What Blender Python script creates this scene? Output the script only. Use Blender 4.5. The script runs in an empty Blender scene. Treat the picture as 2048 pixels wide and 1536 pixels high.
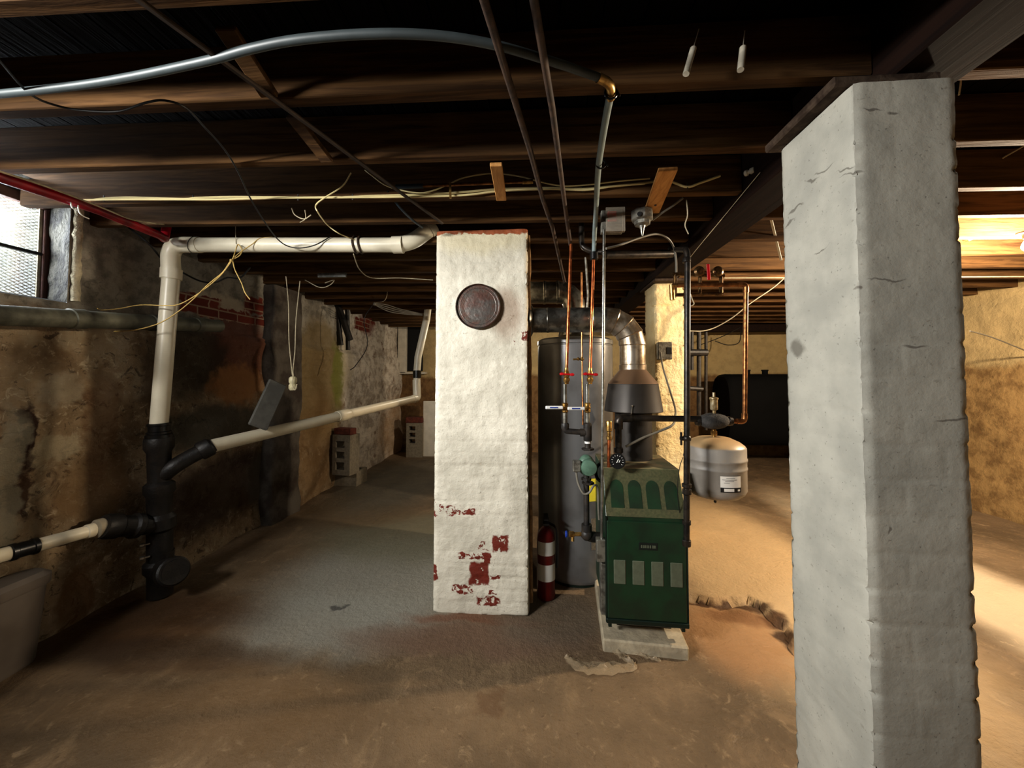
import bpy, math, random
from mathutils import Vector, Matrix, noise
from math import sin, cos, pi, radians, atan2, tan
random.seed(7)
scn = bpy.context.scene
COL = scn.collection
V = Vector
# ------------------------------------------------------------------ camera
F = 750.0; HZ = 755.0; YAW = radians(3.8); PITCH = radians(1.95); H = 1.5
PPY = HZ - F * tan(PITCH)            # principal row
cam_d = bpy.data.cameras.new('camera'); cam = bpy.data.objects.new('camera', cam_d); COL.objects.link(cam)
cam.location = (0, 0, H)
cam.rotation_euler = (radians(90) + PITCH, 0, YAW)
cam_d.sensor_width = 36.0; cam_d.lens = F / 2048 * 36.0
cam_d.shift_y = (PPY - 768.0) / 2048.0
cam_d.clip_start = 0.02; cam_d.clip_end = 100
scn.camera = cam
R3 = cam.rotation_euler.to_matrix()
FW = V((-sin(YAW), cos(YAW), 0))
C0 = V((0, 0, H))

def at(px, py, D=None, X=None, Y=None, Z=None):
    """a point of the room seen at a photo position, at forward distance D or on a plane of the room"""
    d = R3 @ V(((px - 1024) / F, -(py - PPY) / F, -1))
    if D is not None: t = D / d.dot(FW)
    elif X is not None: t = X / d.x
    elif Y is not None: t = Y / d.y
    else: t = (Z - H) / d.z
    return C0 + d * t

def pts(lst, D=None):
    return [at(p[0], p[1], D=(p[2] if len(p) > 2 else D)) for p in lst]

# ------------------------------------------------------------------ objects
def tag(o, label=None, cat=None, group=None, kind=None):
    if label: o['label'] = label
    if cat: o['category'] = cat
    if group: o['group'] = group
    if kind: o['kind'] = kind
    return o

def thing(name, label, cat, loc=(0, 0, 0), rotz=0, group=None):
    o = bpy.data.objects.new(name, None); COL.objects.link(o)
    o.location = loc; o.rotation_euler = (0, 0, rotz); o.empty_display_size = 0.1
    return tag(o, label, cat, group)

def mw(o):
    m = Matrix.LocRotScale(o.location, o.rotation_euler, o.scale)
    return mw(o.parent) @ m if o.parent else m

def smooth_path(P, n=6):
    out = []
    for i in range(len(P) - 1):
        p0 = P[i - 1] if i else P[0] * 2 - P[1]
        p1, p2 = P[i], P[i + 1]
        p3 = P[i + 2] if i + 2 < len(P) else P[-1] * 2 - P[-2]
        for k in range(n):
            t = k / n
            out.append(0.5 * ((2 * p1) + (p2 - p0) * t + (2 * p0 - 5 * p1 + 4 * p2 - p3) * t * t + (3 * p1 - p0 - 3 * p2 + p3) * t ** 3))
    out.append(P[-1].copy()); return out

def fillet(P, r, n=6):
    out = [P[0]]
    for i in range(1, len(P) - 1):
        a = (P[i - 1] - P[i]); b = (P[i + 1] - P[i])
        q = min(r, a.length * .48, b.length * .48)
        a.normalize(); b.normalize()
        A = P[i] + a * q; B = P[i] + b * q
        for k in range(n + 1):
            t = k / n
            out.append((1 - t) ** 2 * A + 2 * t * (1 - t) * P[i] + t * t * B)
    out.append(P[-1]); return out

class MB:
    def __init__(s, M=None):
        s.v = []; s.f = []; s.M = M
    def add(s, vs, fs):
        b = len(s.v)
        s.v += [(s.M @ V(v)) if s.M else V(v) for v in vs]
        s.f += [tuple(b + i for i in f) for f in fs]
        return s
    def box(s, lo, hi, M=None, bev=0.0):
        x0, y0, z0 = lo; x1, y1, z1 = hi
        vs = [V((x, y, z)) for z in (z0, z1) for y in (y0, y1) for x in (x0, x1)]
        if bev > 0:
            b = min(bev, (x1 - x0) * .45, (y1 - y0) * .45, (z1 - z0) * .45)
            vs = []; fs = []
            # three point clusters at each corner
            idx = {}
            for i, x in enumerate((x0, x1)):
                for j, y in enumerate((y0, y1)):
                    for k, z in enumerate((z0, z1)):
                        sx = b if i == 0 else -b; sy = b if j == 0 else -b; sz = b if k == 0 else -b
                        idx[i, j, k] = len(vs)
                        vs += [V((x, y + sy, z + sz)), V((x + sx, y, z + sz)), V((x + sx, y + sy, z))]
            I = lambda i, j, k, a: idx[i, j, k] + a
            for i in (0, 1):
                q = [I(i, 0, 0, 0), I(i, 1, 0, 0), I(i, 1, 1, 0), I(i, 0, 1, 0)]; fs.append(q if i else q[::-1])
                q = [I(0, i, 0, 1), I(0, i, 1, 1), I(1, i, 1, 1), I(1, i, 0, 1)]; fs.append(q if i else q[::-1])
                q = [I(0, 0, i, 2), I(1, 0, i, 2), I(1, 1, i, 2), I(0, 1, i, 2)]; fs.append(q if i else q[::-1])
            for i in (0, 1):
                for j in (0, 1):
                    q = [I(i, j, 0, 0), I(i, j, 0, 1), I(i, j, 1, 1), I(i, j, 1, 0)]; fs.append(q if (i + j) % 2 == 0 else q[::-1])
                    q = [I(i, 0, j, 0), I(i, 0, j, 2), I(i, 1, j, 2), I(i, 1, j, 0)]; fs.append(q if (i + j) % 2 else q[::-1])
                    q = [I(0, i, j, 1), I(0, i, j, 2), I(1, i, j, 2), I(1, i, j, 1)]; fs.append(q if (i + j) % 2 == 0 else q[::-1])
                    for k in (0, 1):
                        q = [I(i, j, k, 0), I(i, j, k, 1), I(i, j, k, 2)]; fs.append(q)
            if M: vs = [M @ v for v in vs]
            return s.add(vs, fs)
        if M: vs = [M @ v for v in vs]
        return s.add(vs, [(0, 2, 3, 1), (4, 5, 7, 6), (0, 1, 5, 4), (2, 6, 7, 3), (0, 4, 6, 2), (1, 3, 7, 5)])
    def beam(s, a, b, w, h, up=V((0, 0, 1)), bev=0.0):
        """box from a to b, w across, h along up"""
        d = (b - a); L = d.length; d.normalize()
        x = up.cross(d)
        if x.length < 1e-4: x = V((1, 0, 0))
        x.normalize(); u = d.cross(x).normalized()
        M = Matrix((( x.x, d.x, u.x, a.x), (x.y, d.y, u.y, a.y), (x.z, d.z, u.z, a.z), (0, 0, 0, 1)))
        return s.box((-w / 2, 0, -h / 2), (w / 2, L, h / 2), M, bev)
    def tube(s, P, r, n=12, cap=True, squash=None):
        P = [V(p) for p in P]
        Q = [P[0]]; rr = [r[0] if isinstance(r, (list, tuple)) else r]
        for i in range(1, len(P)):
            if (P[i] - Q[-1]).length > 1e-6 or isinstance(r, (list, tuple)):
                Q.append(P[i]); rr.append(r[i] if isinstance(r, (list, tuple)) else r)
        P = Q; N = len(P)
        T = []
        for i in range(N):
            t = P[min(i + 1, N - 1)] - P[max(i - 1, 0)]
            if t.length < 1e-9: t = T[-1] if T else V((0, 0, 1))
            T.append(t.normalized())
        u = T[0].orthogonal().normalized(); vs = []
        for i in range(N):
            if i:
                u = (u - T[i] * u.dot(T[i]))
                if u.length < 1e-6: u = T[i].orthogonal()
                u.normalize()
            w = T[i].cross(u)
            for k in range(n):
                a = 2 * pi * k / n
                vs.append(P[i] + (u * cos(a) + w * sin(a)) * rr[i])
        fs = []
        for i in range(N - 1):
            for k in range(n):
                k2 = (k + 1) % n
                fs.append((i * n + k, i * n + k2, (i + 1) * n + k2, (i + 1) * n + k))
        if cap:
            fs.append(tuple(range(n))[::-1]); fs.append(tuple((N - 1) * n + k for k in range(n)))
        return s.add(vs, fs)
    def lathe(s, prof, o, axis=V((0, 0, 1)), n=32, cap=True):
        """prof: (radius, distance along axis)"""
        axis = V(axis).normalized(); u = axis.orthogonal().normalized(); w = axis.cross(u); vs = []; fs = []
        for (r, h) in prof:
            for k in range(n):
                a = 2 * pi * k / n
                vs.append(V(o) + axis * h + (u * cos(a) + w * sin(a)) * r)
        m = len(prof)
        for i in range(m - 1):
            for k in range(n):
                k2 = (k + 1) % n
                fs.append((i * n + k, i * n + k2, (i + 1) * n + k2, (i + 1) * n + k))
        if cap:
            fs.append(tuple(range(n))[::-1]); fs.append(tuple((m - 1) * n + k for k in range(n)))
        return s.add(vs, fs)
    def cyl(s, a, b, r, n=24):
        return s.lathe([(r, 0), (r, (V(b) - V(a)).length)], a, V(b) - V(a), n)
    def ball(s, c, r, n=14, sq=(1, 1, 1)):
        m = n // 2; vs = []; fs = []
        for i in range(m + 1):
            t = pi * i / m
            for k in range(n):
                a = 2 * pi * k / n
                vs.append(V(c) + V((r * sin(t) * cos(a) * sq[0], r * sin(t) * sin(a) * sq[1], r * cos(t) * sq[2])))
        for i in range(m):
            for k in range(n):
                k2 = (k + 1) % n
                fs.append((i * n + k, (i + 1) * n + k, (i + 1) * n + k2, i * n + k2))
        return s.add(vs, fs)
    def prism(s, poly, a, n):
        """poly: 3-D points of a flat outline; pushed along vector n from offset a"""
        m = len(poly); vs = [V(p) + V(a) for p in poly] + [V(p) + V(a) + V(n) for p in poly]
        fs = [tuple(range(m))[::-1], tuple(range(m, 2 * m))]
        fs += [(i, (i + 1) % m, m + (i + 1) % m, m + i) for i in range(m)]
        return s.add(vs, fs)
    def build(s, name, m, parent=None, smooth=True, ang=35, origin=None):
        import bmesh
        me = bpy.data.meshes.new(name)
        o = bpy.data.objects.new(name, me); COL.objects.link(o)
        if parent is not None:
            o.parent = parent; I = mw(parent).inverted()
            vs = [I @ v for v in s.v]
        else:
            if origin is None:
                n = len(s.v); lo = [min(v[i] for v in s.v) for i in range(3)]; hi = [max(v[i] for v in s.v) for i in range(3)]
                origin = V(((lo[0] + hi[0]) / 2, (lo[1] + hi[1]) / 2, lo[2]))
            o.location = origin; vs = [v - V(origin) for v in s.v]
        me.from_pydata([tuple(v) for v in vs], [], s.f)
        bm = bmesh.new(); bm.from_mesh(me)
        bmesh.ops.remove_doubles(bm, verts=bm.verts, dist=1e-6)
        bmesh.ops.recalc_face_normals(bm, faces=bm.faces); bm.to_mesh(me); bm.free()
        me.materials.append(m)
        if smooth:
            me.shade_smooth()
            try: me.set_sharp_from_angle(angle=radians(ang))
            except Exception: pass
        return o

def one(name, mb, m, label, cat, group=None, **k):
    return tag(mb.build(name, m, **k), label, cat, group)

def fbm(p, o=3):
    a = 1; t = 0; q = V(p)
    for _ in range(o):
        t += a * noise.noise(q); q = q * 2.03; a *= .5
    return t

# ------------------------------------------------------------------ node helper
class NT:
    def __init__(s, name, rough=.6, metal=0, spec=.5):
        s.m = bpy.data.materials.new(name); s.m.use_nodes = True
        s.t = s.m.node_tree; s.t.nodes.clear()
        s.out = s.N('ShaderNodeOutputMaterial'); s.b = s.N('ShaderNodeBsdfPrincipled')
        s.L(s.b.outputs[0], s.out.inputs[0])
        s.b.inputs['Roughness'].default_value = rough; s.b.inputs['Metallic'].default_value = metal
        s.b.inputs['Specular IOR Level'].default_value = spec
        s.pos = s.N('ShaderNodeNewGeometry').outputs['Position']
    def N(s, t): return s.t.nodes.new(t)
    def L(s, a, b): s.t.links.new(a, b)
    def put(s, sock, v):
        if isinstance(v, bpy.types.NodeSocket): s.L(v, sock)
        elif v is not None:
            try: sock.default_value = v
            except Exception: sock.default_value = (*v, 1) if len(v) == 3 else v
    def noise(s, scale, detail=4, rough=.55, vec=None, stretch=None, dist=0):
        n = s.N('ShaderNodeTexNoise'); vec = vec or s.pos
        if stretch:
            mp = s.N('ShaderNodeMapping'); mp.inputs['Scale'].default_value = stretch; s.L(vec, mp.inputs[0]); vec = mp.outputs[0]
        s.L(vec, n.inputs['Vector']); n.inputs['Scale'].default_value = scale
        n.inputs['Detail'].default_value = detail; n.inputs['Roughness'].default_value = rough; n.inputs['Distortion'].default_value = dist
        return n.outputs[0]
    def math(s, op, a, b=None, c=None, clamp=False):
        n = s.N('ShaderNodeMath'); n.operation = op; n.use_clamp = clamp
        s.put(n.inputs[0], a)
        if b is not None: s.put(n.inputs[1], b)
        if c is not None: s.put(n.inputs[2], c)
        return n.outputs[0]
    def step(s, x, lo, hi, a=0., b=1.):
        n = s.N('ShaderNodeMapRange'); n.interpolation_type = 'SMOOTHSTEP'; s.put(n.inputs[0], x)
        n.inputs[1].default_value = lo; n.inputs[2].default_value = hi; n.inputs[3].default_value = a; n.inputs[4].default_value = b
        return n.outputs[0]
    def mix(s, f, a, b, mode='MIX'):
        n = s.N('ShaderNodeMix'); n.data_type = 'RGBA'; n.blend_type = mode
        s.put(n.inputs[0], f); s.put(n.inputs[6], rgb(a)); s.put(n.inputs[7], rgb(b)); return n.outputs[2]
    def xyz(s):
        n = s.N('ShaderNodeSeparateXYZ'); s.L(s.pos, n.inputs[0]); return n.outputs
    def vm(s, op, a, b=None):
        n = s.N('ShaderNodeVectorMath'); n.operation = op; s.put(n.inputs[0], a)
        if b is not None: s.put(n.inputs[1], b)
        return n
    def blob(s, c, r, soft=.3, wob=.12, wscale=9, box=False):
        """soft mask around c with radii r, edge wobbled by noise"""
        if not hasattr(s, '_w'): s._w = {}
        key = (wscale,)
        if key not in s._w:
            n = s.N('ShaderNodeTexNoise'); s.L(s.pos, n.inputs['Vector']); n.inputs['Scale'].default_value = wscale; n.inputs['Detail'].default_value = 4
            s._w[key] = s.vm('SUBTRACT', n.outputs['Color'], (.5, .5, .5)).outputs[0]
        w = s.vm('MULTIPLY', s._w[key], (wob * 2,) * 3).outputs[0]
        p = s.vm('ADD', s.pos, w).outputs[0]
        p = s.vm('SUBTRACT', p, tuple(c)).outputs[0]
        p = s.vm('DIVIDE', p, tuple(r)).outputs[0]
        if box:
            q = s.N('ShaderNodeSeparateXYZ'); s.L(s.vm('ABSOLUTE', p).outputs[0], q.inputs[0])
            d = s.math('MAXIMUM', s.math('MAXIMUM', q.outputs[0], q.outputs[1]), q.outputs[2])
        else: d = s.vm('LENGTH', p).outputs[1]
        return s.step(d, 1 - soft, 1 + soft, 1., 0.)
    def color(s, c): s.put(s.b.inputs['Base Color'], rgb(c)); return s
    def bump(s, h, dist=.01, strength=1.):
        n = s.N('ShaderNodeBump'); s.L(h, n.inputs['Height']); n.inputs['Distance'].default_value = dist; n.inputs['Strength'].default_value = strength
        s.L(n.outputs[0], s.b.inputs['Normal']); return s
def rgb(c):
    if isinstance(c, (tuple, list)) and len(c) == 3: return (*c, 1.)
    return c
def S(r, g, b):   # sRGB bytes to linear
    f = lambda x: ((x / 255 + .055) / 1.055) ** 2.4 if x > 10 else x / 255 / 12.92
    return (f(r), f(g), f(b))
def simple(name, c, rough=.5, metal=0, var=.25, scale=12, bump=.0, c2=None, spec=.5):
    n = NT(name, rough, metal, spec)
    x = n.noise(scale, 5, .6)
    c2 = c2 or tuple(v * (1 - var) for v in c)
    n.color(n.mix(n.step(x, .38, .62), c, c2))
    if bump: n.bump(n.noise(scale * 4, 4), bump)
    return n.m
# ------------------------------------------------------------------ materials
M = {}
M['pvc'] = simple('white_plastic_pipe', S(226, 218, 196), .35, var=.1, scale=4)
M['iron'] = simple('black_iron', S(30, 28, 27), .5, var=.5, scale=25, c2=S(52, 46, 40), bump=.001)
M['stack'] = simple('cast_iron', S(17, 15, 13), .5, var=.5, scale=16, c2=S(32, 26, 21), bump=.002)
M['rubber'] = simple('black_rubber', S(16, 16, 16), .3)
M['blackcable'] = simple('black_cable_sheath', S(20, 19, 18), .45)
M['galv'] = simple('galvanized_steel', S(176, 176, 170), .3, .9, scale=20, c2=S(130, 130, 124))
M['flue'] = simple('galvanized_flue', S(170, 170, 162), .28, .92, scale=14, c2=S(105, 102, 94))
M['copper'] = simple('copper', S(205, 120, 72), .3, .9, scale=22, c2=S(140, 78, 48))
M['dullcopper'] = simple('aged_copper', S(165, 115, 70), .35, .85, scale=25, c2=S(110, 72, 42))
M['brass'] = simple('brass', S(196, 160, 96), .35, .9, scale=30, c2=S(130, 98, 52))
M['rustpipe'] = simple('rusty_iron', S(74, 54, 40), .7, var=.5, scale=20, c2=S(46, 32, 24), bump=.001)
M['pex'] = simple('shaded_grey_hose', S(66, 74, 76), .5, var=.2)  # hose grey darkened to paint in the dimness of the arched run
M['pexlit'] = simple('lit_grey_hose', S(132, 146, 146), .5, var=.15)  # same hose, lightened to paint in the light on its vertical run
M['redpaint'] = simple('red_painted_steel', S(170, 14, 34), .35, var=.5, scale=5, c2=S(110, 8, 22))
M['redplastic'] = simple('red_plastic', S(190, 20, 30), .35)
M['redext'] = simple('extinguisher_red', S(110, 10, 10), .35)
M['white'] = simple('white_enamel', S(225, 225, 222), .35, var=.05)
M['blue'] = simple('blue_paint', S(30, 60, 150), .4)
M['romex'] = simple('cream_cable_sheath', S(214, 200, 150), .45, var=.12, scale=6)
M['greycable'] = simple('grey_cable_sheath', S(120, 115, 104), .6, var=.2)
M['string'] = simple('yellow_string', S(200, 170, 100), .8, var=.25, scale=40)
M['cotton'] = simple('pale_cord', S(190, 178, 150), .8, var=.2, scale=40)
M['porcelain'] = simple('porcelain', S(205, 198, 180), .25, var=.2, scale=30)
M['ceramic'] = simple('lamp_socket_plastic', S(206, 196, 160), .4, var=.2, scale=40)
M['greypump'] = simple('green_pump_paint', S(92, 122, 104), .45, var=.3, scale=18)
M['hood'] = None
M['tin'] = simple('old_tin', S(70, 64, 58), .45, .5, scale=18, c2=S(78, 54, 44), bump=.001)
M['hood'] = None
M['neck'] = simple('dusty_sheet_metal', S(118, 96, 74), .55, .3, scale=12)
def dusty(name, c, dust, rough, metal=0, lo=.35, hi=.75):
    n = NT(name, rough, metal); g = n.N('ShaderNodeSeparateXYZ'); q = n.N('ShaderNodeNewGeometry'); n.L(q.outputs['Normal'], g.inputs[0])
    f = n.math('ADD', g.outputs[2], n.math('MULTIPLY', n.math('SUBTRACT', n.noise(20, 4), .5), .3))
    n.color(n.mix(n.step(f, lo, hi), n.mix(n.step(n.noise(8, 4), .4, .6), c, tuple(v * .85 for v in c)), dust)); return n.m
M['tank'] = dusty('grey_tank_enamel', S(146, 140, 132), S(176, 148, 110), .42)
M['label'] = simple('white_label', S(225, 222, 215), .5, var=.03)
M['ink'] = simple('black_ink', S(22, 22, 24), .5)
M['oil'] = simple('black_oil_tank', S(11, 11, 11), .85, var=.4, scale=3, spec=.15)
M['gauge'] = simple('gauge_face', S(24, 24, 24), .25)
M['pad'] = simple('concrete_pad', S(178, 166, 142), .85, var=.3, scale=9, bump=.004)
M['block'] = simple('concrete_block', S(128, 120, 104), .95, var=.25, scale=30, bump=.004)
M['dark'] = simple('dark_void', S(10, 9, 8), .9)
M['redbrick'] = simple('red_brick', S(104, 48, 32), .9, var=.4, scale=20, bump=.004)
M['pine'] = simple('raw_pine', S(178, 128, 72), .75, var=.25, scale=7)
M['conc'] = simple('foam_insulation', S(66, 64, 62), .9, var=.4, scale=30, bump=.006)
M['whitewood'] = simple('white_painted_wood', S(205, 200, 188), .6, var=.12, scale=8)
M['framewood'] = simple('red_brown_painted_wood', S(92, 56, 46), .6, var=.35, scale=10)
M['browntape'] = simple('dark_bitumen', S(30, 26, 22), .8)
M['silver'] = simple('aluminium_foil', S(200, 195, 185), .3, .9, scale=60, bump=.003)

def wood(name, c1, c2, stretch, rough=.8, bd=.004):
    n = NT(name, rough, spec=.12)
    g = n.noise(7, 6, .6, stretch=stretch, dist=.6)
    b = n.noise(2.2, 3)
    c = n.mix(n.step(g, .35, .68), c1, c2)
    c = n.mix(n.step(b, .4, .7, 0, .55), c, tuple(v * .45 for v in c1))
    n.color(c); n.bump(g, bd); return n.m
M['joist'] = wood('old_joist_wood', S(104, 76, 46), S(60, 41, 24), (.25, 5, 5))
M['girder'] = wood('dark_girder_wood', S(38, 23, 16), S(24, 14, 10), (5, .25, 5), bd=.0006)
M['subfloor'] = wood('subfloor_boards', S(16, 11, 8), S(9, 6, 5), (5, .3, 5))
M['plank'] = wood('raw_plank', S(226, 172, 108), S(196, 140, 80), (6, 1, 6), .7)
M['oldboard'] = wood('old_grey_board', S(88, 74, 62), S(58, 46, 38), (3, 3, 3))

def translucent(name, c, alpha, rough=.4):
    n = NT(name, rough); n.color(c)
    n.b.inputs['Alpha'].default_value = alpha
    n.b.inputs['Transmission Weight'].default_value = 0
    return n.m
# translucent storage bin
n = NT('frosted_bin_plastic', .4); n.color(n.mix(n.step(n.noise(3, 3), .35, .65), S(112, 104, 96), S(92, 84, 76))); n.b.inputs['Alpha'].default_value = .93; M['bin'] = n.m
n = NT('crumpled_film', .35); n.color(S(190, 170, 140)); n.b.inputs['Alpha'].default_value = .38; n.bump(n.noise(30, 3), .01); M['film'] = n.m
n = NT('clear_cover', .15); n.color(S(170, 160, 145)); n.b.inputs['Alpha'].default_value = .35; M['clear'] = n.m
# dirty glass
n = NT('dirty_window_glass', .35)
g = n.noise(5, 4)
n.color(n.mix(n.step(g, .4, .65), S(215, 218, 205), S(150, 152, 138)))
n.b.inputs['Alpha'].default_value = .28
M['glass'] = n.m
# bulb
n = NT('lit_bulb_glass'); n.color((1, .9, .7)); n.b.inputs['Emission Color'].default_value = (1, .74, .42, 1); n.b.inputs['Emission Strength'].default_value = 60; M['bulb'] = n.m
# bright sky board outdoors is a real light area
# water heater jacket
n = NT('water_heater_enamel', .32, .25)
n.color(n.mix(n.step(n.noise(2.5, 4), .4, .65), S(120, 120, 120), S(92, 90, 88))); M['heater'] = n.m
# boiler paint
def boiler(name, dust):
    n = NT(name, .38)
    x = n.noise(12, 5); y = n.noise(80, 3)
    c = n.mix(n.step(x, .3, .7), S(14, 54, 32), S(16, 40, 26))
    c = n.mix(n.math('MULTIPLY', n.step(y, .25, .75, .55, 1.), dust), c, S(126, 116, 84))
    n.color(c); return n.m
M['boiler'] = boiler('green_boiler_enamel', .03); M['boilerdust'] = boiler('dusty_green_enamel', .5)
M['louver'] = boiler('green_vent_slot', .05); M['louverdust'] = simple('pale_vent_slot', S(92, 98, 80), .6, var=.15, scale=40)
M['boilerdark'] = simple('dark_boiler_edge', S(14, 34, 26), .4)

# painted brick --------------------------------------------------
def painted(name, c1, c2, speck, patches=(), raw_top=None, paled=(), bmp=.008, cracks=()):
    n = NT(name, .62, spec=.35)
    a = n.noise(3.2, 5, .6); b = n.noise(38, 4, .7, stretch=(1, 1, 1.6)); f = n.noise(95, 3, .6)
    c = n.mix(n.step(a, .35, .65), c1, c2)
    c = n.mix(n.step(b, .62, .72, 0, .55), c, speck)
    c = n.mix(n.step(f, .66, .72, 0, .5), c, tuple(v * .35 for v in speck))
    g = n.noise(22, 4, .7)
    for (p, r, k) in patches:
        m = n.blob(p, r, .12, .022, 28, box=True)
        m = n.math('MULTIPLY', m, n.step(g, k, k + .05))
        c = n.mix(m, c, n.mix(n.noise(30, 3), S(126, 46, 30), S(88, 34, 24)))
    for (p, r, col, k) in paled:
        c = n.mix(n.math('MULTIPLY', n.blob(p, r, .4, .05, 9), k), c, col)
    if raw_top is not None:
        z = n.xyz()[2]
        w = n.math('ADD', z, n.math('MULTIPLY', n.math('SUBTRACT', n.noise(14, 4), .5), .09))
        c = n.mix(n.step(w, raw_top, raw_top + .008), c, n.mix(n.noise(25, 2), S(168, 92, 50), S(110, 60, 36)))
    n.color(c)
    n.bump(n.math('ADD', n.math('MULTIPLY', n.noise(22, 5, .6), .7), n.math('MULTIPLY', b, .35)), bmp)
    return n.m

PX0, PX1, PY0 = 0, 0, 0   # filled below
# centre pier position: front face through (862..1060, base 1231)
cl = at(864, 1229, Z=0); cr = at(1058, 1229, Z=0)
CY = (cl.y + cr.y) / 2; CX0 = cl.x; CX1 = cr.x
cp = lambda x, y: at(x, y, Y=CY)
pp = [((908, 1021), (14, 9), .46), ((885, 1016), (5, 6), .5), ((938, 1024), (13, 5), .44), ((870, 1018), (6, 14), .56), ((1000, 1088), (15, 16), .4), ((975, 1092), (22, 8), .52),
      ((945, 1112), (30, 6), .47), ((974, 1117), (7, 11), .3), ((958, 1148), (19, 22), .32), ((920, 1178), (16, 9), .47), ((965, 1163), (20, 9), .5), ((978, 1203), (22, 9), .44), ((867, 1145), (7, 15), .36),
      ((1052, 672), (8, 10), .45), ((985, 1185), (8, 5), .5), ((935, 1180), (10, 8), .52), ((1025, 685), (5, 4), .5), ((990, 1155), (10, 3), .4)]
sc = CY / 750
M['pierwhite'] = painted('white_painted_brick', S(214, 209, 194), S(192, 187, 172), S(120, 112, 96),
    [(cp(*p), (r[0] * sc, .06, r[1] * sc), k) for p, r, k in pp], raw_top=2.44,
    paled=[(cp(1012, 625), (.10, .1, .16), S(120, 84, 56), .55), (cp(860, 1240), (.6, .2, .04), S(120, 84, 62), .5),
           (cp(960, 470), (.35, .2, .12), S(190, 178, 140), .5)])
M['piergrey'] = painted('grey_painted_brick', S(190, 187, 175), S(168, 166, 156), S(140, 134, 122), bmp=.003,
    paled=[(at(x, y, X=at(1726, 700, Y=1.15).x), (.03, a, b), S(110, 106, 96), .8) for x, y, a, b in [(1650, 335, .035, .004), (1625, 362, .03, .004), (1592, 420, .03, .004), (1700, 345, .03, .003), (1580, 445, .03, .004), (1640, 500, .04, .003), (1595, 690, .03, .03), (1690, 340, .02, .003)]]
    + [(at(x, y, Y=1.15), (a, .03, b), S(112, 106, 98), .8) for x, y, a, b in [(1745, 222, .03, .004), (1790, 228, .015, .006), (1830, 700, .03, .005), (1780, 560, .05, .003), (1900, 840, .03, .005), (1725, 580, .008, .006), (1770, 1055, .004, .012)]])
M['piercream'] = painted('cream_painted_brick', S(246, 230, 186), S(228, 204, 152), S(128, 92, 52), bmp=.016)

# left wall ------------------------------------------------------
WX = -2.83
wl = lambda x, y: at(x, y, X=WX)
n = NT('left_wall_plaster_and_brick', .9, spec=.2)
X_, Y_, Z_ = n.xyz()
a = n.noise(2.4, 6, .62); b = n.noise(7, 6, .65); d = n.noise(1.1, 4)
stone = n.mix(n.step(a, .36, .62), S(108, 88, 64), S(150, 132, 106))
stone = n.mix(n.step(b, .50, .68, 0, .75), stone, S(152, 140, 118))
stone = n.mix(n.step(n.noise(4, 5, .7, dist=1), .56, .70, 0, .8), stone, S(60, 40, 24))
fine = n.noise(16, 6, .75, dist=.8)
stone = n.mix(n.step(fine, .54, .66, 0, .7), stone, S(184, 172, 148))
stone = n.mix(n.step(n.noise(11, 6, .75, dist=1.2), .56, .64, 0, .75), stone, S(52, 38, 26))
brick = n.mix(n.step(b, .4, .65), S(150, 146, 136), S(112, 108, 100))
zz = n.math('ADD', Z_, n.math('MULTIPLY', n.math('SUBTRACT', a, .5), .25))
brick = n.mix(n.step(fine, .56, .66, 0, .5), brick, S(66, 62, 58))
c = n.mix(n.step(zz, 1.86, 1.93), stone, brick)
# far half of the wall is white washed brick, lower parts grey green
far = n.step(n.math('ADD', Y_, n.math('MULTIPLY', n.math('SUBTRACT', b, .5), .5)), 5.05, 5.2)
wash = n.mix(n.step(b, .42, .64), S(206, 200, 190), S(160, 150, 138))
wash = n.mix(n.step(fine, .58, .66, 0, .6), wash, S(110, 96, 84))
wash = n.mix(n.step(n.noise(5, 5), .6, .68, 0, .7), wash, S(110, 78, 58))
c = n.mix(far, c, wash)
def bl(px, py, w, h, col, k=1., soft=.3, wob=.1, box=False, ws=9):
    global c
    p = wl(px, py); q = wl(px + w, py); r = wl(px, py - h)
    m = n.blob(p, (.6, abs(q.y - p.y) + .01, abs(r.z - p.z) + .01), soft, wob, ws, box)
    c = n.mix(n.math('MULTIPLY', m, k), c, col)
bl(480, 700, 55, 75, S(98, 54, 38), .85, wob=.07, ws=14)              # dark red brown patch
bl(380, 720, 70, 80, S(34, 30, 22), .8)
bl(470, 770, 45, 40, S(150, 108, 66), .85, ws=16)
bl(430, 850, 90, 40, S(46, 46, 38), .8)
bl(450, 970, 120, 70, S(48, 34, 28), .85)
bl(540, 950, 40, 60, S(84, 78, 70), .8)
bl(300, 760, 25, 60, S(76, 60, 42), .8)
bl(45, 880, 14, 70, S(44, 24, 12), .95, ws=14)
bl(40, 990, 16, 45, S(58, 36, 20), .9, ws=14)
bl(10, 960, 22, 140, S(140, 136, 120), .7)
bl(110, 900, 50, 22, S(168, 158, 134), .7, ws=14)
bl(120, 780, 40, 30, S(160, 150, 130), .6, ws=14)
bl(190, 980, 60, 70, S(128, 104, 74), .7)
bl(200, 840, 30, 120, S(112, 84, 58), .6)
bl(640, 760, 45, 120, S(126, 110, 76), .75, .15, .08)           # yellow brown plaster before the white brick
bl(672, 750, 12, 60, S(112, 116, 52), .8, ws=14)
bl(625, 900, 35, 110, S(130, 104, 70), .6)
bl(690, 720, 10, 60, S(190, 180, 160), .7, ws=14)
bl(735, 645, 14, 24, S(108, 50, 36), .8, ws=14)
bl(440, 610, 55, 20, S(178, 168, 150), .75, ws=14)
bl(810, 850, 40, 60, S(170, 140, 104), .7)
bl(150, 1190, 40, 60, S(98, 64, 30), .7)
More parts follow.
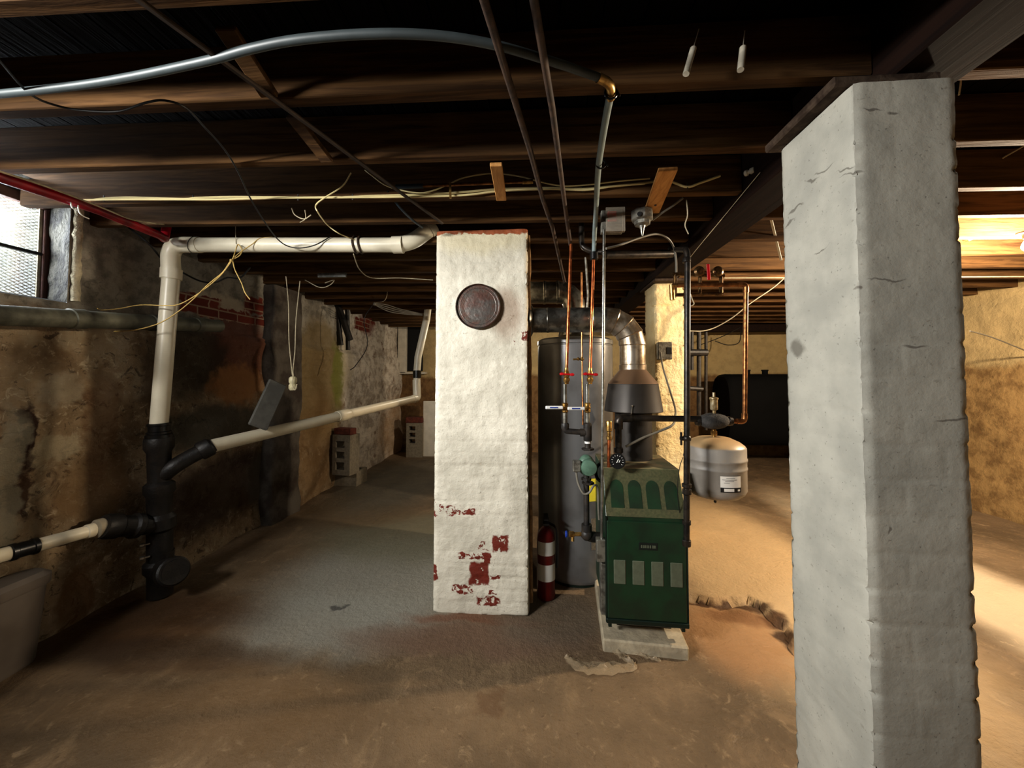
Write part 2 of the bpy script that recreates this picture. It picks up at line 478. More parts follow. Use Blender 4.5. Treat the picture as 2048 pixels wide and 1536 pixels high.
# mortar pattern where the bare bricks show
br = n.N('ShaderNodeTexBrick'); cb = n.N('ShaderNodeCombineXYZ'); n.L(Y_, cb.inputs[0]); n.L(Z_, cb.inputs[1]); n.L(cb.outputs[0], br.inputs['Vector'])
br.inputs['Scale'].default_value = 1; br.inputs['Brick Width'].default_value = .21; br.inputs['Row Height'].default_value = .075; br.inputs['Mortar Size'].default_value = .007
br.inputs['Color1'].default_value = (*S(120, 52, 36), 1); br.inputs['Color2'].default_value = (*S(96, 42, 32), 1); br.inputs['Mortar'].default_value = (*S(150, 130, 110), 1)
for (px, py, w, h) in [(400, 600, 42, 10), (450, 628, 50, 12), (515, 612, 22, 16), (505, 640, 30, 10), (725, 650, 14, 12), (740, 632, 10, 14), (385, 615, 20, 10)]:
    p = wl(px, py); q = wl(px + w, py); r = wl(px, py - h)
    m = n.blob(p, (.6, abs(q.y - p.y), abs(r.z - p.z)), .12, .05, 16, True)
    c = n.mix(m, c, br.outputs['Color'])
n.color(c)
hgt = n.math('ADD', n.math('MULTIPLY', n.noise(9, 7, .65), 1.), n.math('MULTIPLY', br.outputs['Fac'], -.15))
n.bump(hgt, .03)
M['wall_left'] = n.m

# far and right walls --------------------------------------------
def plaster(name, up, lo, dk, zc, gap=.05):
    n = NT(name, .9, spec=.2)
    X_, Y_, Z_ = n.xyz(); a = n.noise(1.6, 6, .6); b = n.noise(8, 6, .65)
    z = n.math('ADD', Z_, n.math('MULTIPLY', n.math('SUBTRACT', a, .5), .35))
    c = n.mix(n.step(z, zc - gap, zc + gap), n.mix(n.step(b, .4, .64), lo, dk), n.mix(n.step(b, .4, .64), up, tuple(v * .85 for v in up)))
    n.color(c); n.bump(n.noise(7, 7, .65), .03); return n
M['wall_back'] = plaster('back_wall_plaster', S(178, 158, 116), S(128, 100, 66), S(104, 78, 50), 1.55).m
M['wall_right'] = plaster('right_wall_plaster', S(176, 154, 112), S(150, 122, 80), S(118, 92, 58), 1.62).m
M['wall_rear'] = simple('rear_wall_plaster', S(120, 108, 90), .9)
M['pilaster'] = simple('dark_grey_plaster', S(84, 78, 70), .9, var=.5, scale=4, c2=S(52, 42, 34), bump=.01)
M['revealmat'] = simple('peeling_plaster', S(78, 76, 68), .9, var=.5, scale=9, c2=S(30, 28, 26), bump=.02)
M['plasteredge'] = simple('white_plaster_edge', S(205, 196, 170), .85, var=.25, scale=25, bump=.01)

# floor ----------------------------------------------------------
n = NT('worn_concrete_floor', .75, spec=.3)
a = n.noise(1.3, 6, .6); b = n.noise(5, 6, .65); e = n.noise(26, 5, .7); st = n.noise(4.5, 7, .68, stretch=(1, .7, 1), dist=.8)
c = n.mix(n.step(a, .35, .65), S(124, 104, 80), S(98, 82, 62))
c = n.mix(n.step(st, .5, .7, 0, .6), c, S(142, 120, 92))
c = n.mix(n.step(e, .58, .72, 0, .6), c, S(80, 62, 44))
c = n.mix(n.step(n.noise(13, 6, .7, dist=.6), .56, .7, 0, .5), c, S(166, 144, 114))
fz = lambda x, y: at(x, y, Z=0)
def fb(px, py, w, h, col, k=1., soft=.4, wob=.12, ws=4):
    global c
    p = fz(px, py); q = fz(px + w, py); r = fz(px, py - h)
    m = n.blob(p, ((q - p).length, (r - p).length, .6), soft, wob, ws)
    c = n.mix(n.math('MULTIPLY', m, k), c, col)
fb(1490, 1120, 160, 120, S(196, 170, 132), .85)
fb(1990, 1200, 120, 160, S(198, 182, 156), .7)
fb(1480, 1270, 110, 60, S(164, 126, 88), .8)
fb(780, 1150, 210, 70, S(150, 148, 138), .8)
fb(640, 1240, 190, 50, S(146, 144, 134), .7)
fb(820, 1070, 180, 40, S(120, 116, 96), .8)
fb(700, 1025, 130, 22, S(110, 90, 64), .8)
fb(800, 960, 110, 40, S(92, 90, 80), .7)
fb(250, 1230, 260, 40, S(74, 46, 18), .75)
fb(300, 1310, 250, 25, S(64, 44, 28), .6)
fb(460, 1420, 300, 60, S(108, 86, 60), .6)
fb(940, 1280, 240, 32, S(112, 88, 72), .75)
fb(960, 1240, 150, 10, S(112, 70, 48), .7)
fb(1100, 1240, 110, 50, S(104, 92, 78), .7)
fb(675, 1218, 18, 6, S(70, 68, 66), .8, ws=12)
fb(980, 1400, 30, 22, S(92, 66, 44), .5, ws=12)
fb(1400, 1200, 26, 5, S(70, 44, 24), .9, ws=12, wob=.05)
fb(1450, 1205, 30, 5, S(74, 48, 28), .9, ws=12, wob=.05)
fb(1505, 1208, 34, 7, S(66, 42, 24), .9, ws=12, wob=.05)
fb(1545, 1232, 22, 12, S(60, 38, 22), .9, ws=12, wob=.05)
fb(1572, 1268, 20, 14, S(56, 34, 20), .9, ws=12, wob=.05)
fb(1480, 1228, 70, 14, S(120, 84, 54), .7, ws=12, wob=.05)
n.color(c)
n.bump(n.math('ADD', n.math('MULTIPLY', st, .7), n.math('MULTIPLY', e, .7)), .014)
n.put(n.b.inputs['Roughness'], n.step(b, .3, .7, .5, .85))
M['floor'] = n.m
M['greypipe'] = simple('dusty_grey_pipe', S(112, 112, 98), .6, .2, scale=5, c2=S(70, 70, 60), bump=.002)
M['greyboard'] = simple('grey_weathered_board', S(100, 98, 92), .8, var=.3, scale=8)
M['tin2'] = simple('rust_spotted_disc', S(84, 80, 76), .42, .55, scale=9, c2=S(84, 58, 50), bump=.002)
M['pinedark'] = simple('splintered_wood', S(146, 112, 70), .8, var=.4, scale=30, bump=.004)
M['yellow'] = simple('yellow_sticker', S(214, 200, 60), .5, var=.1)
M['galvdull'] = simple('dull_zinc', S(140, 138, 128), .45, .6, scale=30, c2=S(96, 92, 84))
M['flue2'] = simple('bright_flue_elbow', S(196, 186, 170), .3, .85, scale=10, c2=S(140, 122, 98))
M['plate'] = simple('dark_nameplate', S(22, 30, 26), .4)
n = NT('dusty_boiler_top', .7); n.color(n.mix(n.step(n.noise(9, 5), .35, .65), S(136, 118, 86), S(96, 96, 68))); M['boilertop'] = n.m
M['iron2'] = simple('black_steel_pipe', S(34, 32, 30), .35, .5, scale=25, c2=S(60, 52, 44))
M['brasspale'] = simple('pale_brass_cap', S(206, 196, 168), .35, .6, scale=30, c2=S(160, 140, 100))
M['brassdark'] = simple('tarnished_brass', S(120, 92, 56), .35, .8, scale=30, c2=S(70, 52, 30))
M['inkgrey'] = simple('grey_print', S(120, 118, 116), .5)
M['bluesleeve'] = simple('blue_black_sleeve', S(34, 50, 64), .4)
M['strip'] = simple('dark_strip_wood', S(72, 58, 46), .7, var=.4, scale=8)
M['joistlit'] = wood('lit_old_wood', S(150, 112, 72), S(110, 80, 50), (3, 3, 3))  # joist wood lightened, the bulb's light on the brace put into its colour

M['hood'] = dusty('sooty_sheet_metal', S(62, 57, 52), S(110, 86, 64), .5, .35, .3, .6)
# ------------------------------------------------------------------ the room
def surf(name, fn, nu, nv, m, skip=None, kind='structure'):
    vs = []; fs = []
    for j in range(nv + 1):
        for i in range(nu + 1):
            vs.append(fn(i / nu, j / nv))
    for j in range(nv):
        for i in range(nu):
            if skip and skip((i + .5) / nu, (j + .5) / nv): continue
            a = j * (nu + 1) + i
            fs.append((a, a + 1, a + nu + 2, a + nu + 1))
    me = bpy.data.meshes.new(name); me.from_pydata([tuple(v) for v in vs], [], fs); me.materials.append(m); me.shade_smooth()
    o = bpy.data.objects.new(name, me); COL.objects.link(o)
    if kind: o['kind'] = kind
    return o

YB = 7.6; XR = 5.15; YN = -2.6; JZ = 2.47; TOP = 2.68
# floor with the broken edge right of the boiler
edge = [fz(x, y) for x, y in [(1372, 1188), (1400, 1192), (1430, 1198), (1460, 1196), (1500, 1196), (1535, 1212), (1556, 1238), (1580, 1275), (1620, 1320)]]
def seg_d(p, a, b):
    ab = (b - a).to_2d(); t = max(0, min(1, (p - a.to_2d()).dot(ab) / ab.length_squared)); q = a.to_2d() + ab * t
    d = (p - q); side = ab.x * d.y - ab.y * d.x
    return d.length, side, t
def floor_z(x, y):
    z = .008 * fbm((x * 1.3, y * 1.3, 0), 4)
    p = V((x, y)); best = (9, 0)
    if x > .4 and x < 2.6 and y < 3.4:
        wob = V((noise.noise(V((x * 9, y * 9, 3))), noise.noise(V((x * 9, y * 9, 7))))) * .035
        for i in range(len(edge) - 1):
            d, s, t = seg_d(p + wob, edge[i], edge[i + 1])
            if d < best[0]: best = (d, s)
        d, s = best
        if s < 0 and d < .4:       # camera side of the edge: broken lower
            k = max(0, 1 - d / .30)
            z -= .045 * k * k * (1 + .5 * noise.noise(V((x * 14, y * 14, 1))))
        elif d < .1: z += .006 * (1 - d / .1)
    return z
def floor_fn(u, v):
    # denser towards the camera
    x = -3.0 + 8.3 * u; y = YN + (YB + .2 - YN) * v
    return V((x, y, floor_z(x, y)))
surf('floor', floor_fn, 330, 380, M['floor'])

# left wall with the window opening
W0, W1, WB, WT = 1.15, 2.075, 1.955, 2.62
def wl_fn(u, v):
    y = YN + (YB + .1 - YN) * u; z = -.03 + (TOP + .03) * v
    d = .03 * fbm((y * 2.2, z * 2.2, 4), 4)
    if z < 1.9: d += .045 * fbm((y * 1.2, z * 1.6, 9), 3) + .02
    else:       # painted courses
        fz_ = (z / .075) % 1; d += -.008 * max(0, 1 - abs(fz_ - .5) * 2 / .25) if fz_ > .3 else 0
    if y > 2.6 and z < 1.85: d += .02
    k = min(1, max(abs(y - W1), 0) / .1) if WB - .1 < z else 1
    return V((WX + d * (k if y < 2.3 else 1), y, z))
surf('wall_left', wl_fn, 320, 130, M['wall_left'], skip=lambda u, v: (W0 < YN + (YB + .1 - YN) * u < W1) and (-.03 + (TOP + .03) * v > WB))
def wb_fn(u, v):
    x = -3.0 + 8.4 * u; z = -.03 + (TOP + .03) * v
    return V((x, YB + .05 * fbm((x * 1.4, z * 1.4, 2), 4), z))
surf('wall_back', wb_fn, 160, 60, M['wall_back'])
def wr_fn(u, v):
    y = YN + (YB + .1 - YN) * u; z = -.03 + (TOP + .03) * v
    d = .05 * fbm((y * 1.3, z * 1.3, 12), 4) + .22 * max(0, 1 - z / 1.7) ** 1.5
    return V((XR - d, y, z))
surf('wall_right', wr_fn, 160, 60, M['wall_right'])
surf('wall_front', lambda u, v: V((-3.0 + 8.4 * u, YN, -.03 + (TOP + .03) * v)), 4, 2, M['wall_rear'])
# boards above the joists: a face with board grooves
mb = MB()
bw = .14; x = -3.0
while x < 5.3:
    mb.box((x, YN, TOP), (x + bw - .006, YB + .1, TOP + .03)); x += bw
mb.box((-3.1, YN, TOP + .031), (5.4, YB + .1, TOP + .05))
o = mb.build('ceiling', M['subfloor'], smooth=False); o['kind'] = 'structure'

# window 1 ------------------------------------------------------
XG = -3.12
mb = MB()
def quadgrid(mb, a, b, c, d, n, m, amp, seed):
    vs = []; fs = []
    for j in range(m + 1):
        for i in range(n + 1):
            p = (V(a) * (1 - i / n) + V(b) * (i / n)) * (1 - j / m) + (V(d) * (1 - i / n) + V(c) * (i / n)) * (j / m)
            e = min(i, n - i, j, m - j)
            q = fbm(p * 6 + V((seed, 0, 0)), 3) * amp if e > 0 else 0
            vs.append(p + V((q, q, q * .3)))
    for j in range(m):
        for i in range(n):
            k = j * (n + 1) + i; fs.append((k, k + 1, k + n + 2, k + n + 1))
    mb.add(vs, fs)
YGF = 2.20
quadgrid(mb, (WX, W1, WB), (XG - .1, YGF, 1.965), (XG - .1, YGF, WT), (WX, W1, WT), 12, 16, .012, 1)      # far reveal
quadgrid(mb, (WX, W0, WB), (XG - .1, W0 - .1, WB), (XG - .1, YGF, 1.965), (WX, W1, WB), 10, 20, .004, 2)    # sill slope
quadgrid(mb, (WX, W0, WT), (XG - .1, W0 - .1, WT), (XG - .1, W0 - .1, WB), (WX, W0, WB), 4, 4, .004, 3)
quadgrid(mb, (WX, W0, WT), (WX, W1, WT), (XG - .1, YGF, WT), (XG - .1, W0 - .1, WT), 4, 4, .004, 3)
o = mb.build('trim_1', M['revealmat'], ang=80); o['kind'] = 'structure'
# pale plaster edge strip of the opening
mb = MB(); P = []; r = []
for i in range(26):
    z = WB + .01 + (WT - .03 - WB) * i / 25
    P.append(V((WX + .012 + .006 * noise.noise(V((0, 5, z * 22))), W1 + .022 + .008 * noise.noise(V((3, 2, z * 25))), z))); r.append(.021 + .008 * noise.noise(V((7, 1, z * 20))))
mb.tube(P, r, 8)
o = mb.build('trim_2', M['plasteredge'], ang=60); o['kind'] = 'structure'
win = thing('window_1', None, None, (XG, 1.6, 1.99)); win['kind'] = 'structure'
g0, g1 = 1.25, YGF - .03
zb, zt = 1.985, 2.60; zm = 2.275
mb = MB()
mb.box((XG - .02, g1 - .035, zb - .02), (XG + .025, g1 + .012, zt), bev=.004)
mb.box((XG - .02, g0 - .03, zb - .02), (XG + .025, g0, zt), bev=.004)
mb.box((XG - .02, g0, zb - .025), (XG + .025, g1, zb + .008), bev=.004)
mb.box((XG - .02, g0, zt - .04), (XG + .03, g1, zt + .02), bev=.004)
mb.build('window_frame', M['framewood'], win)
mb = MB(); mb.box((XG - .012, g0, zm - .009), (XG + .014, g1 - .03, zm + .009), bev=.002); mb.build('glazing_bar', M['browntape'], win)
for k, (a, b) in enumerate([(zb + .008, zm - .009), (zm + .009, zt - .03)]):
    mb = MB(); mb.box((XG - .004, g0, a), (XG, g1 - .03, b)); mb.build('glass', M['glass'], win, smooth=False)
# the pale putty edge
mb = MB(); mb.box((XG, g1 - .05, zb), (XG + .006, g1 - .034, zt - .04)); mb.box((XG, g0, zb + .006), (XG + .006, g1 - .04, zb + .014)); mb.build('putty', M['plasteredge'], win)
# expanded metal mesh outside
mb = MB(); xm = XG - .10
step = .034; y0, y1 = 1.2, 2.22
for s_ in (-1, 1):
    k = -40
    while k < 80:
        # strand y = y0 + t, z = zb + k*step/2 + s*t*.5
        a = None; q = []
        for t in (0.0, y1 - y0):
            q.append((y0 + t, zb + k * step * .62 + s_ * t * .55))
        (ya, za), (yb, zb_) = q
        lo, hi = zb - .02, zt
        # clip in z
        t0, t1 = 0, 1; dz = zb_ - za
        ta = (lo - za) / dz; tb = (hi - za) / dz
        if ta > tb: ta, tb = tb, ta
        t0 = max(t0, ta); t1 = min(t1, tb)
        if t1 > t0 + .01:
            mb.tube([V((xm, ya + (yb - ya) * t0, za + dz * t0)), V((xm, ya + (yb - ya) * t1, za + dz * t1))], .0032, 4)
        k += 1
one('window_guard_mesh', mb, M['galv'], 'diamond wire mesh guard fixed outside the small window at upper left', 'mesh guard', ang=60)
# daylight outside: sky seen through the window
w = bpy.data.worlds.new('outdoors'); scn.world = w; w.use_nodes = True
w.node_tree.nodes['Background'].inputs[0].default_value = (.86, .93, 1, 1); w.node_tree.nodes['Background'].inputs[1].default_value = 1.7

# ------------------------------------------------------------------ brick piers
def pier(name, x0, x1, y0, y1, ztop, m, label, seed=0, course=.078, amp=.007, sp=.011, chip=1., rough=1., taper=0.):
    w, d = x1 - x0, y1 - y0; per = 2 * (w + d); nu = int(per / sp); nv = int(ztop / sp)
    vs = []; fs = []
    R = .012
    for j in range(nv + 1):
        z = ztop * j / nv
        crs = z / course + .18 * noise.noise(V((z * 2, seed, 0))); row = int(crs); fr = crs - row
        for i in range(nu):
            s_ = per * i / nu
            if s_ < w: x, y, nx, ny, q, face = x0 + s_, y0, 0, -1, s_, 0
            elif s_ < w + d: x, y, nx, ny, q, face = x1, y0 + s_ - w, 1, 0, s_ - w, 1
            elif s_ < 2 * w + d: x, y, nx, ny, q, face = x1 - (s_ - w - d), y1, 0, 1, s_ - w - d, 2
            else: x, y, nx, ny, q, face = x0, y1 - (s_ - 2 * w - d), -1, 0, s_ - 2 * w - d, 3
            L = w if face in (0, 2) else d
            hm = max(0, 1 - min(fr, 1 - fr) / .11)
            bl_ = .215; ph = (q + (row % 2) * .107) / bl_; fv = ph - int(ph)
            vm_ = max(0, 1 - min(fv, 1 - fv) / .05)
            vis = .5 + .9 * noise.noise(V((x * 4 + seed, y * 4, z * 5)))
            vis = max(0, min(1, vis))
            h = -amp * max(hm, vm_ * .6) * vis
            h += rough * .0045 * fbm((x * 9 + seed, y * 9, z * 9), 3) + rough * .004 * noise.noise(V((row * 3.3 + face, seed, int(ph) * 2.1)))
            # corners: brick ends crumble at the joints
            e = min(q, L - q); ce = max(0, 1 - e / .02)
            if ce > 0:
                h -= ce * (.006 + .016 * chip * hm * max(0, .15 + 1.5 * noise.noise(V((row * 5.1 + .37, seed + face, .5)))) + .008 * chip * abs(noise.noise(V((seed, z * 16, e * 10)))))
            k = 1 - taper * z / ztop
            cx = (x0 + x1) / 2
            vs.append(V((cx + (x + nx * h - cx) * k, y + ny * h, z)))
    for j in range(nv):
        for i in range(nu):
            i2 = (i + 1) % nu
            fs.append((j * nu + i, j * nu + i2, (j + 1) * nu + i2, (j + 1) * nu + i))
    fs.append(tuple(nv * nu + i for i in range(nu))); fs.append(tuple(range(nu))[::-1])
    mb = MB(); mb.add(vs, fs)
    return one(name, mb, m, label, 'pier', origin=V(((x0 + x1) / 2, (y0 + y1) / 2, 0)), ang=75)

CY1 = CY + .78
pier('brick_chimney', CX0, CX1, CY, CY1, JZ - .004, M['pierwhite'], 'broad white-painted brick chimney with round metal cover, bare red bricks near its foot', seed=3, amp=.006, taper=.02, chip=.8)
# grey pier on the right
a_ = at(1728, 1100, D=1.0)
gy0 = 1.15
gx0 = at(1726, 700, Y=gy0).x; gx1 = at(1935, 700, Y=gy0).x
gy1 = gy0 * 1.0
gd = at(1569, 700, X=gx0).y
GZ = at(1705, 165, Y=gy0).z
pier('brick_pier', gx0, gx1, gy0, gd, GZ, M['piergrey'], 'near grey-painted brick pier on the right, carrying the end plate under the girder', seed=11, amp=.0025, course=.10, sp=.0085, chip=1.0, rough=.4)
GB = GZ + .038
print('grey pier', gx0, gx1, gy0, gd, GZ)
# far cream pier behind the boiler
py0 = 3.6; px0 = at(1312, 800, Y=py0).x; px1 = at(1372, 800, Y=py0).x
pier('brick_pier', px0, px1, py0, py0 + .34, GB - .028, M['piercream'], 'cream-painted brick pier lit yellow, standing behind the green boiler', seed=21, amp=.012, sp=.012)
print('far pier', px0, px1)

# girder and plate
GX0 = (at(1510, 355, Z=GB).x + at(1388, 506, Z=GB).x) / 2; GX1 = (at(1560, 405, Z=GB).x + at(1380, 545, Z=GB).x) / 2; print('girder', GX0, GX1, GB)
mb = MB(); mb.box((GX0, YN, GB), (GX1, YB, TOP - .003), bev=.006)
one('girder', mb, M['girder'], 'dark heavy timber girder running from above the grey pier to the back', 'beam')
pl = at(1525, 280, Z=2.41)
mb = MB(); mb.box((gx0 - .048, gy0 + .015, GZ + .003), (gx0 + .26, gd + .015, GB - .002), bev=.006)
one('bearing_plate', mb, M['oldboard'], 'worn thick board wedged between grey brick pier and girder', 'board')
mb = MB(); mb.box((px0 - .03, py0 - .1, GB - .026), (px1 + .02, py0 + .4, GB - .002), bev=.006)
one('bearing_plate', mb, M['oldboard'], 'short board packed on top of the far cream brick pier', 'board')

# joists ---------------------------------------------------------
TH = .048
lines = [((0, 38), (600, 5)), ((0, 240), (1985, 160)), ((0, 350), (1985, 294)), ((165, 416), (1985, 383)), ((290, 455), (1985, 436))]
J = []
for a, b in lines:
    J.append((at(*a, Z=JZ), at(*b, Z=JZ)))
names = ['ceiling joist nearest overhead, cropped by the photo top', 'second ceiling joist, hung with a loose black cable', 'third ceiling joist, above the diagonal dark board end', 'fourth ceiling joist, with cream cables stapled along it', 'fifth ceiling joist, resting on the white chimney top']
def jline(x, k):
    if k < 5:
        a, b = J[k]; t = (x - a.x) / (b.x - a.x); return a.y + (b.y - a.y) * t
    return jline(x, 4) + (k - 4) * .37
nearj = [(-.5, None)]
wordy = ['sixth', 'seventh', 'eighth', 'ninth', 'tenth', 'eleventh', 'twelfth', 'thirteenth', 'fourteenth', 'fifteenth', 'sixteenth', 'seventeenth', 'eighteenth', 'nineteenth']
def joist(xa, xb, ya, yb, label, grp):
    mb = MB(); n = 10
    up = V((0, 0, 1)); P0 = V((xa, ya - TH / 2, JZ)); P1 = V((xb, yb - TH / 2, JZ))
    mb.beam(P0 + V((0, 0, .1)), P1 + V((0, 0, .1)), TH, .2, bev=.004)
    return one('ceiling_joist', mb, M['joist'], label, 'joist', group=grp)
nJ = 0
k = 0
while True:
    y0_ = jline(0, k)
    if y0_ > YB - .15: break
    lab = names[k] if k < 5 else '%s ceiling joist counted from the camera, dark bare timber left of girder' % wordy[k - 5]
    joist(WX - .08, GX0 - .002, jline(WX, k), jline(GX0, k), lab if k >= 5 else lab + ', left of girder', 'dark timber joists left of the girder')
    lab2 = '%s ceiling joist right of the girder counted from the camera' % (['nearest', 'second', 'third', 'fourth', 'fifth'] + wordy)[k]
    joist(GX1 + .002, XR + .05, jline(GX1, k), jline(XR, k), lab2, 'timber joists right of the girder')
    k += 1
print('joists', k, [round(jline(0, i), 2) for i in range(k)])
# ------------------------------------------------------------------ left side
def collar(mb, P, r, n=18):
    mb.tube(P, r, n)
# white plastic drain
t = thing('drain_pipe', 'thick white plastic drain pipe rising, bending and running to the chimney', 'pipe', at(318, 848, D=2.6))
A = pts([(318, 850), (344, 520)], 2.6); r_ = .0505
A2 = at(340, 489, D=2.6); B = at(790, 490, D=2.6); Cc = at(826, 483, D=2.62); Dd = at(868, 452, D=2.66)
mb = MB(); mb.tube([A[0], at(343, 545, D=2.6)], r_, 24); mb.build('riser', M['pvc'], t)
mb = MB(); mb.tube(fillet([at(343, 560, D=2.6), A2, at(400, 490, D=2.6)], .165, 12), r_ + .004, 24); mb.tube([at(342, 558, D=2.6), at(343, 538, D=2.6)], r_ + .010, 24); mb.build('elbow', M['pvc'], t)
mb = MB(); mb.tube([at(392, 490, D=2.6), B], r_, 24); mb.build('cross_run', M['pvc'], t)
mb = MB(); mb.tube(fillet([at(795, 490, D=2.6), Cc, Dd], .08, 8), r_ + .004, 24); mb.tube([at(786, 490, D=2.6), at(806, 489.5, D=2.6)], r_ + .009, 24)
q = (Dd - Cc).normalized(); mb.tube([Dd - q * .05, Dd], r_ + .009, 24); mb.build('elbow', M['pvc'], t)
for x in (712, 723):
    a = at(x, 490, D=2.6)
    mb = MB(); P = []
    for k in range(25):
        an = 2 * pi * k / 24 + pi / 2
        P.append(a + V((.004 * sin(an * 2), cos(an) * (r_ + .005), sin(an) * (r_ + .005))))
    mb.tube(P, .007, 6); mb.tube([a + V((0, 0, r_)), a + V((-.02, .01, .075))], .007, 6)
    mb.build('hanger_strap', M['rustpipe'], t)
# thin dark wire loops round the elbow
mb = MB(); a = at(391, 490, D=2.6); mb.tube([a + V((.02 * sin(k / 24 * 6.28), cos(k / 24 * 6.28) * .058, sin(k / 24 * 6.28) * .058)) for k in range(25)], .002, 5); mb.build('wire_loop', M['blackcable'], t)

# black cast stack
t = thing('soil_stack', 'black cast iron waste stack under the white drain pipe, near the left wall', 'pipe', at(325, 1150, D=2.6))
ax = [at(318, 846, D=2.6), at(320, 1150, D=2.62)]
top, bot = ax; L = (bot - top).length; d = (bot - top).normalized()
mb = MB(); mb.lathe([(.058, -.0), (.064, .004), (.064, .016), (.058, .02), (.058, .055), (.066, .06), (.066, .072), (.074, .08), (.074, .11)], top, d, 28); mb.build('coupling', M['rubber'], t)
mb = MB(); mb.lathe([(.078, .10), (.082, .12), (.082, .17), (.066, .20), (.062, .40), (.084, .42), (.086, .47), (.07, .50), (.066, .62), (.088, .65), (.088, .72), (.07, .74), (.07, .93), (.09, .95), (.09, 1.0), (.07, 1.03), (.07, L + .135)], top, d, 28); mb.build('stack_body', M['stack'], t)
# wye going right to the white branch
w0 = top + d * .38; w1 = at(420, 893, D=2.78)
mb = MB(); mid = at(372, 918, D=2.68); mb.tube(fillet([w0, at(345, 935, D=2.62), mid, w1 + (w1 - mid).normalized() * .02], .06), .052, 20)
q = (w1 - mid).normalized(); mb.lathe([(.062, 0), (.068, .01), (.068, .07), (.06, .08)], w1 - q * .07, q, 20); mb.build('branch', M['stack'], t)
# side inlet to the left
i0 = top + d * .70; i1 = at(205, 1053, D=2.32); q = (i1 - i0).normalized(); Li = (i1 - i0).length
mb = MB(); mb.lathe([(.06, 0), (.06, Li * .35), (.078, Li * .4), (.078, Li * .5), (.064, Li * .54), (.064, Li * .72), (.074, Li * .76), (.074, Li - .02), (.068, Li)], i0, q, 24); mb.build('side_inlet', M['stack'], t)
# bolts and foot elbow
mb = MB(); b0 = bot + V((0, 0, .02)); mb.tube(fillet([bot + V((0, 0, .16)), bot + V((0, 0, .04)), at(352, 1142, D=2.50)], .08), .072, 20)
q = (at(352, 1142, D=2.50) - bot).normalized(); mb.lathe([(.085, 0), (.09, .01), (.09, .06), (.08, .07)], at(340, 1144, D=2.53), q, 24); mb.build('foot_bend', M['stack'], t)
for (x, y) in [(279, 1092), (279, 1118)]:
    mb = MB(); a = at(x, y, D=2.5); mb.lathe([(.012, 0), (.012, .02), (.006, .022), (.006, .05)], a, (.6, .8, 0), 6); mb.build('bolt', M['galv'], t)

# lower left pipe with couplings
t = thing('waste_pipe', 'short pale pipe with black coupling low on the left wall, above the bin', 'pipe', at(100, 1090, D=2.15))
a, b = at(-60, 1128, D=1.86), at(200, 1056, D=2.32); dd = (b - a); Lw = dd.length; dd.normalize()
f = lambda x: (at(x, 1111 - (x - 0) * .27, D=1.95) - a).dot(dd)
f = lambda x: (1 / (1 / 1.86 + (1 / 2.32 - 1 / 1.86) * (x + 60) / 260) * ((x - 1024) / F) - (-60 - 1024) / F * 1.86) / ((200 - 1024) / F * 2.32 - (-60 - 1024) / F * 1.86) * Lw
mb = MB(); mb.lathe([(.036, 0), (.036, f(22)), (.034, f(24))], a, dd, 20); mb.build('pipe_end', M['pvc'], t)
mb = MB(); mb.lathe([(.04, f(18)), (.044, f(20)), (.044, f(30)), (.039, f(32)), (.039, f(62)), (.044, f(64)), (.044, f(73)), (.04, f(75))], a, dd, 20); mb.build('coupling', M['rubber'], t)
mb = MB(); mb.lathe([(.036, f(72)), (.035, f(170)), (.041, f(172)), (.041, f(186)), (.036, f(190))], a, dd, 20); mb.build('pipe_body', M['pvc'], t)
mb = MB(); mb.lathe([(.040, f(188)), (.056, f(192)), (.056, f(206)), (.045, f(212))], a, dd, 20); mb.build('hub', M['pad'], t)

# white branch running back along the wall
t = thing('branch_pipe', 'long whitish sewer pipe sloping away along the left wall to the far window', 'pipe', at(640, 850, D=3.8))
a, b = w1, at(830, 797, D=5.25); dd = (b - a); Lb = dd.length; dd.normalize()
m0 = Lb * .50
mb = MB(); mb.lathe([(.050, -.04), (.050, m0)], a, dd, 22); mb.build('pipe_section', M['pvc'], t)
mb = MB(); mb.lathe([(.057, m0 - .10), (.06, m0 - .06), (.06, m0 + .05), (.055, m0 + .06)], a, dd, 22); mb.build('joint_collar', M['pvc'], t)
mb = MB(); mb.lathe([(.050, m0 + .06), (.050, Lb)], a, dd, 22); mb.build('pipe_section', M['pvc'], t)
mb = MB(); mb.tube(fillet([b - dd * .05, b + V((.02, .03, .0)), at(833, 760, D=5.3)], .08), .055, 20); mb.build('elbow', M['pvc'], t)
mb = MB(); mb.tube([at(833, 775, D=5.3), at(834, 752, D=5.3)], .05, 20); mb.tube([at(834, 742, D=5.3), at(836, 715, D=5.32), at(853, 640, D=5.35), at(858, 600, D=5.36)], .05, 20); mb.build('upper_run', M['pvc'], t)
mb = MB(); mb.tube([at(834, 756, D=5.3), at(834, 741, D=5.3)], .058, 20); mb.build('coupling', M['rubber'], t)

# grey pipe under the window
mb = MB()
a, b = at(-70, 627, D=1.72), at(438, 652, D=3.16); dd = b - a; Lg = dd.length; dd.normalize()
prof = [(.052, 0)]
for s_ in (.3, .62, .86): prof += [(.052, Lg * s_ - .04), (.058, Lg * s_ - .035), (.058, Lg * s_ + .035), (.052, Lg * s_ + .04)]
prof += [(.052, Lg)]
mb.lathe(prof, a, dd, 22)
one('gutter_pipe', mb, M['greypipe'], 'dusty grey horizontal pipe running just below the small window', 'pipe', ang=40)
